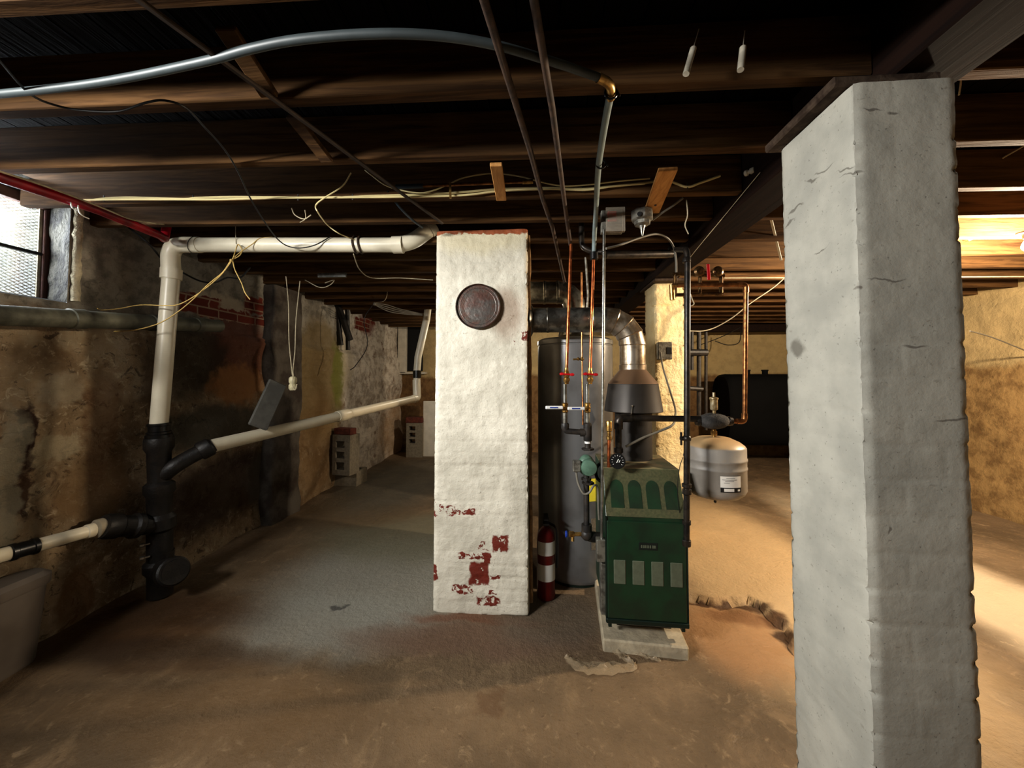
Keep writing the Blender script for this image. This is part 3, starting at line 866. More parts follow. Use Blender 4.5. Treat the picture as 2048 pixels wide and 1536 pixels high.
# brackets for it
# red sprinkler main and cable above it
mb = MB(); P = [at(x, y, X=-2.42) for x, y in [(-40, 338), (0, 354), (60, 374), (130, 397), (200, 421), (260, 446), (318, 470)]]; q = P[-1]; P += [q + V((-.02, .05, .0)), q + V((-.07, .10, .01))]; P = P[:7] + fillet(P[6:] + [q + V((-.075, .12, .12))], .05)
mb.tube(P, .025, 14)
one('sprinkler_pipe', mb, M['redpaint'], 'bright red pipe sloping along the top of the left wall', 'pipe')
mb = MB(); P = [at(x, y, X=-2.36) for x, y in [(-40, 330), (0, 343), (60, 362), (120, 383), (170, 402), (215, 420), (260, 438), (310, 447), (345, 449)]]
mb.tube(smooth_path(P, 3), .0045, 8)
one('cable', mb, M['cotton'], 'pale cable following just above the red pipe at upper left', 'cable')
mb = MB(); P = pts([(250, 450, 2.45), (270, 465, 2.46), (300, 490, 2.48), (330, 525, 2.68), (365, 545, 2.75), (400, 562, 2.8), (430, 565, 2.85), (455, 555, 2.9), (480, 556, 2.95), (500, 535, 3.0)])
mb.tube(smooth_path(P, 4), .006, 8)
one('cable', mb, M['blackcable'], 'black cable sagging across the left wall behind the white drain riser', 'cable')
# white hooks of string on the red pipe
mb = MB()
for (x, y, w_, h_) in [(141, 404, 6, 14), (156, 410, 10, 22)]:
    mb.tube(smooth_path([at(x, y, X=-2.395), at(x + 2, y + h_ * .6, X=-2.40), at(x + w_, y + h_, X=-2.41), at(x + w_ * 2.2, y + h_ * 1.25, X=-2.42)], 4), .003, 6)
one('hanging_hooks', mb, M['white'], 'small white wire hooks dangling from the red pipe', 'wire')

# pilaster where the wall steps
pa = at(545, 700, X=WX + .12); pb = at(601, 700, X=WX + .12)
def pil(u, v):
    z = -.02 + 2.47 * v
    return u, z
mb = MB(); vs = []; fs = []; nu, nv = 26, 60
x1_ = WX + .15
for j in range(nv + 1):
    z = -.02 + 2.48 * j / nv
    for i in range(nu + 1):
        u = i / nu * 3
        if u < 1: x, y = WX - .04 + (x1_ - WX + .04) * u, pa.y
        elif u < 2: x, y = x1_, pa.y + (pb.y - pa.y) * (u - 1)
        else: x, y = x1_ - (x1_ - WX + .04) * (u - 2), pb.y
        q = .03 * fbm((y * 3 + u, z * 2.2, 31), 4)
        vs.append(V((x + q, y + q * .6, z)))
for j in range(nv):
    for i in range(nu): k = j * (nu + 1) + i; fs.append((k, k + 1, k + nu + 2, k + nu + 1))
mb.add(vs, fs); o = mb.build('trim_3', M['pilaster'], ang=80); o['kind'] = 'structure'
# slanting board leaned on the wall
a, b = at(515, 855, D=3.05), at(556, 765, D=3.25)
mb = MB(); mb.beam(a, b, .15, .03, up=V((.85, -.5, .1)), bev=.008)
one('leaning_board', mb, M['greyboard'], 'short grey board leaning against the left wall above the whitish sewer pipe', 'board')
# cord with socket
t = thing('hanging_socket', 'cream lamp socket hanging on a looped pale cord near the left wall', 'lamp socket', at(588, 765, D=3.0))
mb = MB(); mb.tube(smooth_path(pts([(572, 553), (577, 610), (578, 680), (583, 735), (585, 752)], 3.0), 4), .0035, 6)
mb.tube(smooth_path(pts([(600, 562), (592, 640), (590, 700), (586, 740), (587, 752)], 3.0), 4), .0035, 6); mb.build('cord', M['cotton'], t)
mb = MB()
a = at(586, 753, D=3.0)
mb.lathe([(.016, 0), (.026, .008), (.03, .02), (.03, .045), (.022, .06), (.03, .068), (.03, .095), (.02, .11)], a, (0, 0, -1), 14); mb.build('socket_body', M['ceramic'], t)
mb = MB(); mb.tube(smooth_path(pts([(586, 752, 2.96), (585, 770, 2.955), (590, 780, 2.955), (594, 768, 2.955)], 3.0), 4), .004, 6); mb.build('cord_loop', M['cotton'], t)

# yellow string knot on the drain
mb = MB()
S1 = [(195, 617, 2.35), (205, 620, 2.4), (240, 617, 2.44), (280, 610, 2.47), (330, 611, 2.47), (360, 608, 2.47), (400, 585, 2.48), (440, 552, 2.48), (463, 522, 2.48), (470, 505, 2.5), (475, 490, 2.53), (480, 492, 2.53), (484, 502, 2.52), (478, 512, 2.5), (463, 520, 2.49)]
S2 = [(228, 663, 2.42), (270, 660, 2.43), (315, 648, 2.45), (350, 628, 2.46), (385, 600, 2.47), (415, 570, 2.48), (445, 545, 2.48), (463, 521, 2.48), (470, 540, 2.47), (483, 566, 2.46), (490, 585, 2.46), (500, 599, 2.46)]
for s_ in (S1, S2): mb.tube(smooth_path(pts(s_), 5), .0034, 6)
mb.tube(smooth_path(pts([(463, 520, 2.48), (480, 505, 2.51), (505, 488, 2.54), (520, 477, 2.56), (545, 474, 2.6)]), 5), .003, 6)
mb.ball(at(463, 521, D=2.475), .011, 8)
one('knotted_string', mb, M['string'], 'yellow string knotted in front of the white drain, its ends trailing left', 'string')
mb = MB(); mb.tube(smooth_path(pts([(472, 440, 2.55), (471, 460, 2.55), (472, 488, 2.545)]), 4), .002, 5)
one('hanging_wire', mb, M['cotton'], 'short thin pale wire hanging above the knotted string', 'wire')

# block stacks
def block(name, label, M_, size, holes, ax=1):
    """hollow block: size (w, d, h); holes along axis ax: list of (u0, u1, v0, v1) on the face"""
    w, d, h = size
    mb = MB(M_)
    # face grid lines
    us = sorted({0, w} | {q for hh in holes for q in hh[:2]}); vv = sorted({0, h if ax == 1 else d} | {q for hh in holes for q in hh[2:]})
    T = d if ax == 1 else h
    for i in range(len(us) - 1):
        for j in range(len(vv) - 1):
            cu = (us[i] + us[i + 1]) / 2; cv = (vv[j] + vv[j + 1]) / 2
            if any(hh[0] < cu < hh[1] and hh[2] < cv < hh[3] for hh in holes): continue
            if ax == 1: mb.box((us[i], 0, vv[j]), (us[i + 1], T, vv[j + 1]))
            else: mb.box((us[i], vv[j], 0), (us[i + 1], vv[j + 1], T))
    return one(name, mb, M['block'], label, 'block', smooth=False)
def frame_at(p, rz): return Matrix.Translation(p) @ Matrix.Rotation(rz, 4, 'Z')
b0 = at(652, 972, Z=0)
block('concrete_block', 'concrete block lying flat on the floor under the upright hollow block', frame_at(b0 + V((0, 0, 0)), YAW - .1), (.44, .30, .20), [(.04, .13, .05, .25), (.175, .265, .05, .25), (.31, .40, .05, .25)], ax=2)
b1 = at(664, 944, D=5.05); b1.z = .204
hh = [(.05, .19, .07, .17), (.05, .19, .22, .31), (.05, .19, .36, .45)]
block('concrete_block', 'concrete block standing upright by the left wall, three square holes facing out', frame_at(b1, YAW - .25), (.27, .20, .53), hh)
mb = MB(frame_at(b1 + V((0, 0, .532)), YAW - .3)); mb.box((.0, .02, 0), (.27, .14, .085), bev=.006)
one('loose_brick', mb, M['redbrick'], 'red brick lying on top of the upright hollow block', 'brick')
b2 = at(812, 913, D=7.1); b2.z = 0
block('concrete_block', 'upright hollow concrete block farthest back, under the elbow of the whitish pipe', frame_at(b2, YAW), (.30, .25, .64), [(.05, .17, .26, .34), (.05, .17, .38, .46), (.05, .17, .50, .58)])
mb = MB(frame_at(b2 + V((0, 0, .642)), YAW)); mb.box((-.02, 0, 0), (.30, .22, .10), bev=.01)
one('loose_brick', mb, M['redbrick'], 'dark brick on the hollow block at the very back left', 'brick')
mb = MB(); a = at(846, 905, D=7.2); mb.box((a.x, a.y, 0), (a.x + .3, a.y + .05, 1.05))
one('leaning_board', mb, M['whitewood'], 'pale board standing beside the far concrete block, half behind chimney', 'board')

# far window at the back left
t = thing('window_2', None, None, at(800, 740, Y=YB - .06)); t['kind'] = 'structure'
def wbx(x0, x1, y0, y1, yy, th):
    a = at(x0, y1, Y=yy); b = at(x1, y0, Y=yy); mb = MB(); mb.box((a.x, yy, a.z), (b.x, yy + th, b.z), bev=.004); return mb
wbx(777, 794, 632, 744, YB - .16, .12).build('window_frame', M['whitewood'], t)
wbx(795, 812, 630, 746, YB - .20, .1).build('window_sash', M['whitewood'], t)
wbx(812, 846, 632, 742, YB - .07, .02).build('pane', M['dark'], t)
wbx(790, 850, 744, 748, YB - .2, .16).build('window_sill', M['whitewood'], t)
# cobweb-covered pipes in the far left corner
mb = MB(); mb.tube(pts([(675, 590, 5.3), (676, 640, 5.3), (682, 690, 5.3)]), .035, 12); mb.tube(pts([(694, 600, 5.35), (696, 700, 5.35)]), .03, 12)
mb.tube(fillet(pts([(640, 600, 5.2), (676, 610, 5.3), (700, 680, 5.3)]), .1), .045, 12)
one('old_pipe_cluster', mb, M['stack'], 'cluster of dark dusty pipes high on the far left wall, above yellowish plaster', 'pipe')
mb = MB(); a = at(635, 546, D=3.3); b = at(699, 558, D=3.35); mb.box((a.x, a.y, b.z), (b.x, a.y + .02, a.z), bev=.002)
one('ceiling_bracket', mb, M['galv'], 'pale slotted metal plate hung below the joists, left of the chimney', 'bracket')
# low wires near that bracket
for i, (lab, p) in enumerate([('tangled pale wire drooping from ceiling behind the drain pipe, left part', [(610, 560, 3.4), (640, 575, 3.4), (660, 570, 3.4), (668, 560, 3.4), (650, 566, 3.4)]),
        ('dark thin wire hanging down in front of the white-washed brick', [(745, 610, 4.6), (728, 640, 4.6), (735, 690, 4.6), (712, 730, 4.6), (700, 740, 4.6)]),
        ('thin wire drooping from the drain strap to chimney', [(707, 508, 2.6), (720, 540, 2.8), (745, 556, 3.0), (800, 556, 3.1), (866, 560, 3.2)]),
        ('fine wire looped from the tied bundle toward ceiling', [(768, 548, 4.2), (775, 575, 4.4), (770, 600, 4.5), (750, 606, 4.6)])]):
    mb = MB(); mb.tube(smooth_path(pts(p), 6), .004 if i != 1 else .005, 5); one('hanging_wire', mb, M['cotton'] if i != 1 else M['blackcable'], lab, 'wire')
t = None
mb = MB()
for k in range(4):
    mb.tube(smooth_path(pts([(748, 606 + k, 4.6), (775, 610 + 4 * k, 4.7), (800, 618 + 3 * k, 4.8), (845, 628 + k, 4.9)]), 5), .006, 5)
mb.ball(at(749, 608, D=4.58), .022, 8)
one('cable_bundle', mb, M['greycable'], 'bundle of grey cables tied by a pale knot near the far window', 'cable')

# plastic bin bottom left
t = thing('storage_bin', 'frosted grey plastic storage bin at the lower left edge, by the wall', 'bin', fz(20, 1380))
p1 = fz(76, 1320)
M_ = frame_at(V((p1.x + .02, p1.y, 0)), YAW - .0)
mb = MB(M_)
# tapered rounded tub: local x to the left(-), y toward back; corner at 0,0 bottom
def rr(x0, x1, y0, y1, r, z, n=6):
    out = []
    for (cx, cy, a0) in ((x1 - r, y1 - r, 0), (x0 + r, y1 - r, 90), (x0 + r, y0 + r, 180), (x1 - r, y0 + r, 270)):
        for k in range(n + 1):
            a = radians(a0 + 90 * k / n); out.append(V((cx + r * cos(a), cy + r * sin(a), z)))
    return out
def loft(mb, rings, capb=True, capt=False):
    n = len(rings[0]); vs = [v for r in rings for v in r]; fs = []
    for j in range(len(rings) - 1):
        for k in range(n): k2 = (k + 1) % n; fs.append((j * n + k, j * n + k2, (j + 1) * n + k2, (j + 1) * n + k))
    if capb: fs.append(tuple(range(n))[::-1])
    if capt: fs.append(tuple((len(rings) - 1) * n + k for k in range(n)))
    mb.add(vs, fs)
loft(mb, [rr(-.11, -.02, -.62, -.0, .04, .0), rr(-.115, -.01, -.63, .01, .05, .02), rr(-.125, .015, -.65, .03, .06, .40)])
mb.build('tub', M['bin'], t)
mb = MB(M_); loft(mb, [rr(-.135, .02, -.66, .04, .06, .40), rr(-.14, .025, -.67, .045, .065, .41), rr(-.14, .025, -.67, .045, .065, .45), rr(-.12, .005, -.65, .02, .055, .472)], True, True); mb.build('lid', M['bin'], t)
# ------------------------------------------------------------------ on and around the chimney
bulb0 = at(2056, 483, D=2.45)
t = thing('flue_cover', 'round rusty metal flue cover on the front of the white chimney', 'cover', at(957, 614, Y=CY))
c0 = at(957, 614, Y=CY) ; c0.y = CY + .006
mb = MB(); mb.lathe([(.143, 0), (.146, .028), (.146, .036), (.142, .039), (.138, .036), (.136, .028)], c0, (0, -1, 0), 48); mb.build('rim', M['tin'], t)
mb = MB(); mb.lathe([(.138, .012), (.137, .029), (.126, .0265), (.118, .029), (.112, .027), (.09, .028), (.05, .030), (.02, .029), (.001, .029)], c0, (0, -1, 0), 48); mb.build('disc', M['tin2'], t)
# conduit strip down the right flank of the chimney
mb = MB(); P = []
for i in range(40):
    z = .06 + 2.38 * i / 39
    P.append(V((CX1 + .014 - .012 * z / 2.4 + .006 * noise.noise(V((z * 6, 2, 1))), CY + .05, z)))
mb.tube(P, [.012 + .005 * noise.noise(V((i * .9, 4, 4))) for i in range(40)], 7)
one('vertical_batten', mb, M['pinedark'], 'thin splintered tan strip running down the right edge of the white chimney', 'strip')

# fire extinguisher
e0 = at(1092, 1190, D=2.62); e0.z = 0
t = thing('fire_extinguisher', 'red fire extinguisher with white label in the shadow beside the chimney', 'fire extinguisher', e0)
mb = MB(); mb.lathe([(.055, 0), (.062, .01), (.062, .40), (.055, .44), (.03, .47), (.018, .48)], e0, n=28); mb.build('cylinder', M['redext'], t)
for (z0, z1) in ((.13, .24), (.30, .39)):
    mb = MB(); vs = []; fs = []
    for k in range(13):
        a_ = radians(-150 + 150 * k / 12); vs += [e0 + V((cos(a_) * .0632, sin(a_) * .0632, z0)), e0 + V((cos(a_) * .0632, sin(a_) * .0632, z1))]
    for k in range(12): fs.append((2 * k, 2 * k + 2, 2 * k + 3, 2 * k + 1))
    mb.add(vs, fs); mb.build('label_sticker', M['label'], t)
mb = MB(); mb.cyl(e0 + V((0, 0, .48)), e0 + V((0, 0, .52)), .016, 12); mb.box((e0.x - .02, e0.y - .09, .515), (e0.x + .02, e0.y + .03, .525)); mb.box((e0.x - .015, e0.y - .10, .55), (e0.x + .015, e0.y + .02, .558)); mb.build('valve_handle', M['rubber'], t)
mb = MB(); mb.tube(smooth_path([e0 + V((.02, 0, .50)), e0 + V((.07, -.02, .47)), e0 + V((.078, -.01, .35)), e0 + V((.075, 0, .2))], 5), .009, 8); mb.build('hose', M['rubber'], t)

# water heater
h0 = at(1152, 1180, D=2.98); h0.z = 0
hr = .292; hz0 = .03; hz1 = 1.80
t = thing('water_heater', 'tall grey cylindrical water heater standing behind the copper pipes', 'water heater', h0)
mb = MB(); mb.lathe([(hr - .015, hz0), (hr, hz0 + .03), (hr, hz1 - .06), (hr - .004, hz1 - .055), (hr - .004, hz1 - .05), (hr + .003, hz1 - .045), (hr + .003, hz1 - .015), (hr - .02, hz1), (.06, hz1 + .02)], h0, n=56); mb.build('tank', M['heater'], t)
mb = MB(); mb.lathe([(hr - .03, 0), (hr - .03, hz0)], h0, n=40); mb.build('base_ring', M['boilerdark'], t)
mb = MB(); mb.lathe([(.11, hz1 + .03), (.13, hz1 + .03), (.12, hz1 + .07), (.085, hz1 + .11)], h0, n=28); mb.build('draft_cap', M['flue'], t)
def heater_patch(a0, a1, z0, z1, m, nm, dr=.002):
    vs = []; fs = []; mb = MB()
    for k in range(13):
        a_ = radians(a0 + (a1 - a0) * k / 12); vs += [h0 + V((cos(a_) * (hr + dr), sin(a_) * (hr + dr), z0)), h0 + V((cos(a_) * (hr + dr), sin(a_) * (hr + dr), z1))]
    for k in range(12): fs.append((2 * k, 2 * k + 2, 2 * k + 3, 2 * k + 1))
    mb.add(vs, fs); return mb.build(nm, m, t)
heater_patch(-78, -60, .62, .78, M['yellow'], 'energy_sticker')
heater_patch(-74, -48, .28, .50, M['silver'], 'foil_sticker')
heater_patch(-60, -48, .14, .6, M['label'], 'instruction_label', .003)
# round duct from heater to chimney
t = thing('vent_duct', 'upper round metal duct elbow from the water heater into the chimney', 'duct', at(1130, 590, D=2.99))
zz = at(1120, 585, D=2.99).z
d0 = V((CX1 - .03, h0.y, zz)); d1 = V((h0.x, h0.y, zz)); d2 = V((h0.x, h0.y, hz1 + .095))
mb = MB(); mb.tube(fillet([d0, V((h0.x, h0.y, zz)), d2], .14, 5), .088, 32)
mb.build('duct_pipe', M['flue'], t, ang=20)
for f_ in (.35, .62):
    mb = MB(); mb.lathe([(.090, 0), (.0925, .004), (.0925, .018), (.09, .022)], d0 + (d1 - d0) * f_, (1, 0, 0), 32); mb.build('seam_band', M['flue'], t)

# boiler ---------------------------------------------------------
rot = YAW - radians(6.4)
bo = at(1213, 1243, D=2.12)
BM = Matrix.Translation(bo) @ Matrix.Rotation(rot, 4, 'Z')
W, DP, HF, HS, VS = .432, .52, .575, .812, .115
t = thing('boiler', 'dark green gas boiler with dusty sloped top, standing on a concrete slab', 'boiler', bo, rot)
def q4(mb, a, b, c_, d_): mb.add([a, b, c_, d_], [(0, 1, 2, 3)])
mb = MB(BM); prof = [(0, 0.0), (0, HF), (VS, HS), (DP, HS), (DP, 0)]
mb.prism([V((0, v, w_)) for v, w_ in prof], (0, 0, 0), (W, 0, 0)); o = mb.build('jacket', M['boiler'], t, smooth=False)
bv = o.modifiers.new('bevel', 'BEVEL'); bv.width = .006; bv.segments = 2; bv.limit_method = 'ANGLE'
# front door panel
mb = MB(BM); mb.box((.006, -.012, .025), (W - .006, .002, HF - .02), bev=.005); mb.build('front_panel', M['boiler'], t)
mb = MB(BM); mb.box((-.002, -.018, .0), (W + .002, .002, .026), bev=.004); mb.build('bottom_rail', M['boilerdark'], t)
mb = MB(BM); mb.box((-.003, -.008, 0), (.005, .006, HF), bev=.001); mb.build('corner_trim', M['boilerdark'], t)
mb = MB(BM); mb.box((W - .005, -.008, 0), (W + .003, .006, HF), bev=.001); mb.build('corner_trim', M['boilerdark'], t)
# sloped panel and dusty top
sl = V((0, VS, HS - HF)); sn = V((0, -(HS - HF), VS)).normalized()
mb = MB(BM); a_ = V((.004, 0, HF)) + sn * .001 + sl * .0
b_ = [a_, a_ + V((W - .008, 0, 0)), a_ + V((W - .008, 0, 0)) + sl, a_ + sl]
mb.prism(b_, (0, 0, 0), sn * .007); mb.build('sloped_panel', M['boilerdust'], t, smooth=False)
mb = MB(BM); mb.box((.0, VS - .004, HS), (W, DP, HS + .006), bev=.002); mb.build('top_panel', M['boilertop'], t)
sd = sl.normalized()
for k in range(4):
    u0 = .034 + k * .099; wd = .072
    P = []
    base = V((u0, 0, HF)) + sn * .0075
    for (x, y) in [(0, .045), (wd, .045)] + [(wd / 2 + wd / 2 * cos(radians(an)), .155 + wd * .62 * sin(radians(an))) for an in range(0, 181, 20)]:
        P.append(base + V((x, 0, 0)) + sd * y)
    mb = MB(BM); mb.prism(P, (0, 0, 0), sn * .0025); mb.build('louver', M['louver'], t, smooth=False)
for k in range(4):
    u0 = .040 + k * .100
    mb = MB(BM); mb.box((u0, -.0165, .215), (u0 + .064, -.010, .345), bev=.004); mb.build('lower_louver', M['louverdust'], t)
mb = MB(BM); mb.box((.175, -.015, .405), (.275, -.011, .445), bev=.002); o = mb.build('nameplate', M['plate'], t)
mb = MB(BM)
for i_, x in enumerate([.186, .198, .208, .220, .232, .246, .256]): mb.box((x, -.0165, .417), (x + .007, -.0150, .432))
mb.build('nameplate_lettering', M['louverdust'], o)
for x in (.012, W - .03):
    for y in (.01, DP - .05):
        mb = MB(BM); mb.box((x, y, -.034), (x + .018, y + .03, .002)); mb.build('leg', M['boilerdark'], t)
mb = MB(BM); mb.box((.03, .004, -.012), (W - .03, DP - .05, .0)); mb.build('base_pan', M['galv'], t)
mb = MB(BM); mb.box((.06, .03, -.033), (W - .08, .06, -.012)); mb.build('burner_tray', M['dark'], t)
# draft hood
hc = at(1266, 800, D=2.50); hc2 = V((hc.x, hc.y, 0))
zt_ = at(1266, 739, D=2.50).z; zm_ = at(1266, 768, D=2.50).z; zb_ = at(1266, 822, D=2.50).z
hz_top = at(1266, 700, D=2.5).z
zc = bo.z + HS
mb = MB(); mb.lathe([(.180, zb_ + .006), (.184, zb_), (.187, zb_ + .004), (.160, zm_ - .002), (.161, zm_ + .002), (.158, zm_ + .006), (.085, zt_), (.083, zt_ + .01)], hc2, n=48)
mb.build('draft_hood', M['hood'], t, ang=25)
mb = MB(); mb.lathe([(.118, zc - .01), (.118, zb_ + .05), (.10, zb_ + .07)], hc2, n=40); mb.build('flue_collar', M['hood'], t)
o_h = None
mb = MB(); p = at(1264, 812, D=2.32); mb.ball(p, .007, 8); mb.tube(pts([(1264, 812, 2.32), (1262, 830, 2.31), (1257, 845, 2.30)]), .003, 6); mb.build('damper_chain', M['galv'], t)
# relief valve, gauge
mb = MB(); a_ = at(1217, 930, D=2.24); mb.tube([a_ + V((0, 0, -.03)), at(1218, 875, D=2.24)], .010, 10); mb.build('riser_nipple', M['copper'], t)
mb = MB(); mb.lathe([(.010, 0), (.016, .004), (.016, .02), (.012, .024), (.012, .05), (.018, .055), (.019, .105), (.016, .112)], at(1218, 880, D=2.24), n=16); mb.build('relief_valve', M['brass'], t)
g0 = at(1235, 922, D=2.13); gn = (V((0, 0, 1.52)) - g0).normalized(); gn = (gn + V((0, 0, .0))).normalized()
mb = MB(); mb.lathe([(.030, -.03), (.042, -.022), (.044, 0), (.042, .004), (.037, .004), (.036, -.002)], g0, gn, 28); gz = mb.build('pressure_gauge', M['rubber'], t)
mb = MB(); mb.lathe([(.037, -.001), (.037, .0)], g0, gn, 28); mb.build('gauge_face', M['gauge'], gz)
mb = MB(); ux = V((0, 0, 1)).cross(gn).normalized(); uy = gn.cross(ux)
for k in range(11):
    a_ = radians(-40 + 26 * k); d_ = ux * cos(a_) + uy * sin(a_); mb.beam(g0 + gn * .001 + d_ * .027, g0 + gn * .001 + d_ * .033, .0022, .001, up=gn)
mb.beam(g0 + gn * .0015 - (ux * .4 + uy * .9).normalized() * .012, g0 + gn * .0015 + (ux * .45 + uy * .9).normalized() * .012, .004, .001, up=gn)
mb.beam(g0 + gn * .0015 + ux * .008 - uy * .008, g0 + gn * .0015 + ux * .014 + uy * .006, .003, .001, up=gn)
mb.build('gauge_markings', M['label'], gz)
# junction box and conduit on the left flank of boiler
bx = at(1203, 1082, D=2.13)
mb = MB(); a_ = at(1194, 1125, D=2.12); b_ = at(1211, 1080, D=2.12); mb.box((a_.x, a_.y, a_.z), (a_.x + .048, a_.y + .05, b_.z), bev=.003); mb.build('switch_box', M['galvdull'], t)
mb = MB(); a_ = at(1205, 1230, D=2.15); b_ = at(1209, 1126, D=2.15); mb.box((a_.x - .006, a_.y, a_.z), (a_.x + .02, a_.y + .06, b_.z), bev=.003); mb.build('side_plate', M['galvdull'], t)
# slab
s0 = fz(1206, 1304); s1 = fz(1379, 1322)
s0.z = s1.z = 0; sr = atan2(s1.y - s0.y, s1.x - s0.x)
mb = MB(frame_at(V((s0.x, s0.y, 0)), sr)); L_ = (s1 - s0).length
mb.box((0, 0, -.02), (L_, .78, .068), bev=.008)
one('equipment_pad', mb, M['pad'], 'pale concrete slab on the floor carrying the green boiler', 'slab')

# flue pipe from hood to chimney
t = thing('flue_pipe', 'shiny galvanized flue pipe elbowing from draft hood over to the white chimney', 'duct', V((hc.x, hc.y, zt_)))
zf = at(1150, 641, D=2.55).z
fr = .0835
ey = hc.y
mb = MB(); mb.lathe([(fr + .003, zt_ - .005), (fr + .004, zt_ + .03), (fr, zt_ + .034), (fr, at(1266, 692, D=2.5).z)], hc2, n=36); mb.build('riser_section', M['flue2'], t)
# segmented elbow: 4 gores
E = []; z_e = at(1266, 692, D=2.5).z; Re = zf - z_e
cen = V((hc.x - Re, ey, z_e))
for k in range(5):
    an = radians(k * 22.5); E.append(cen + V((cos(an) * Re, 0, sin(an) * Re)))
for k in range(4):
    a_, b_ = E[k], E[k + 1]; an0 = radians(k * 22.5); an1 = radians((k + 1) * 22.5)
    mb = MB(); vs = []; fs = []; n_ = 32
    for (p, an, sc_) in ((a_, an0, 1.0), (a_.lerp(b_, .09), an0, 1.06), (a_.lerp(b_, .92), an1, 1.0), (b_, an1, 1.0)):
        nrm = V((-sin(an), 0, cos(an))); ur = V((cos(an), 0, sin(an)))
        for j in range(n_):
            th = 2 * pi * j / n_; vs.append(p + (ur * cos(th) + V((0, 1, 0)) * sin(th)) * fr * sc_ )
    for r_i in range(3):
        for j in range(n_): j2 = (j + 1) % n_; fs.append((r_i * n_ + j, r_i * n_ + j2, (r_i + 1) * n_ + j2, (r_i + 1) * n_ + j))
    mb.add(vs, fs); mb.build('elbow_gore', M['flue2'], t, ang=18)
xe = hc.x - Re
mb = MB(); mb.cyl(V((CX1 - .04, ey, zf)), V((xe, ey, zf)), fr, 40); mb.build('cross_section', M['flue'], t)
for x in (CX1 + .12, CX1 + .42, xe - .03):
    mb = MB(); mb.lathe([(fr, 0), (fr + .002, .003), (fr + .002, .012), (fr, .015)], (x, ey, zf), (1, 0, 0), 40); mb.build('seam_band', M['flue'], t)
mb = MB(); mb.lathe([(fr + .02, 0), (fr + .035, .008), (fr + .02, .02), (fr, .03)], (CX1 + .0, ey, zf), (1, 0, 0), 40)
mb.build('wall_flange', M['flue'], t)
for (x, z) in ((xe - .1, .01), (xe + .005, -.03)):
    mb = MB(); mb.lathe([(.006, 0), (.006, .004)], (x, ey - fr - .001, zf + z + .02), (0, -1, 0), 10); mb.build('screw', M['galv'], t)

# ------------------------------------------------------------------ supply risers left of the boiler
DS = 2.30
def valve_set(px_top, ptop, x1, x2, hx0, hx1, hy, lab, lab2, bottom, D):
    """copper riser ending in red-handled valve, then white-handled ball valve"""
    t = thing('copper_riser', lab, 'pipe', at(x1, 742, D=D))
    mb = MB(); mb.tube([at(px_top, ptop, D=D + .02), at(x1, 742, D=D)], .0095, 14); mb.build('tube', M['copper'], t)
    mb = MB(); a = at(x1, 742, D=D)
    mb.lathe([(.012, .02), (.012, 0), (.018, -.01), (.018, -.03), (.013, -.04), (.02, -.045), (.02, -.06), (.013, -.07), (.013, -.08)], a, n=14); mb.build('valve_body', M['brass'], t)
    mb = MB(); z = a.z - .018
    mb.tube([a + V((-.038, -.02, -.018)), a + V((.040, -.02, -.022))], .0055, 8); mb.ball(a + V((-.03, -.022, -.018)), .010, 8, (1.5, .7, 1)); mb.ball(a + V((.032, -.022, -.022)), .010, 8, (1.5, .7, 1)); mb.build('wheel_handle', M['redplastic'], t)
    b = at(x2, 815, D=D)
    mb = MB(); mb.lathe([(.0115, 0), (.0115, (a.z - .08) - (b.z + .025))], V((b.x, b.y, b.z + .025)), n=14); mb.build('threaded_nipple', M['galv'], t)
    mb = MB(); mb.lathe([(.013, .03), (.019, .024), (.019, .012), (.015, .01), (.021, 0), (.015, -.01), (.019, -.012), (.019, -.026), (.013, -.032)][::-1], b, n=16); vb = mb.build('ball_valve', M['brass'], t)
    mb = MB(); p = at(hx0, hy, D=D - .05); q = at(hx1, hy, D=D - .04)
    mb.beam(p, q, .012, .0195, bev=.004); mb.build('valve_lever', M['white'], vb)
    mb = MB(); p2 = p.lerp(q, .25) + V((0, -.0068, 0)); q2 = p.lerp(q, .72) + V((0, -.0068, 0)); mb.beam(p2, q2, .001, .007); mb.build('lever_print', M['blue'], vb)
    mb = MB(); mb.lathe([(.014, 0), (.014, (b.z - .032) - bottom)], V((b.x, b.y, bottom)), n=14); mb.build('lower_nipple', M['galvdull'], t)
    return b
jz = at(1128, 858, D=DS).z
bA = valve_set(1142, 488, 1133, 1130, 1091, 1126, 815, 'left copper riser with red wheel and white lever valve', '', jz, DS)
bB = valve_set(1187, 520, 1180, 1175, 1135, 1170, 817, 'right copper riser with red wheel and white lever valve', '', at(1172, 845, D=DS).z, DS)
# iron manifold and circulator
t = thing('circulator_pump', 'green circulator pump on black iron piping, left of the boiler', 'pump', at(1168, 938, D=DS - .02))
el = V((bA.x, bA.y, jz)); tee = at(1171, 862, D=DS); tee.x = bB.x; tee.y = bB.y
mb = MB(); mb.tube(fillet([el + V((0, 0, .03)), el + V((0, 0, -.012)), tee + V((0, 0, -.01))], .035), .0175, 16)
mb.lathe([(.022, 0), (.024, .01), (.024, .03), (.022, .035)], el + V((0, 0, .0)), n=16)
mb.lathe([(.022, -.05), (.025, -.045), (.025, .055), (.02, .06)], tee + V((0, 0, -.01)), n=16); mb.lathe([(.024, 0), (.024, .03)], tee + V((-.045, 0, -.01)), (1, 0, 0), 16); mb.build('iron_manifold', M['iron'], t)
yb = at(1171, 896, D=DS); yb.x = tee.x; yb.y = tee.y
mb = MB(); mb.lathe([(.018, yb.z), (.018, tee.z - .05)], V((tee.x, tee.y, 0)), n=14); mb.build('down_pipe', M['iron'], t)
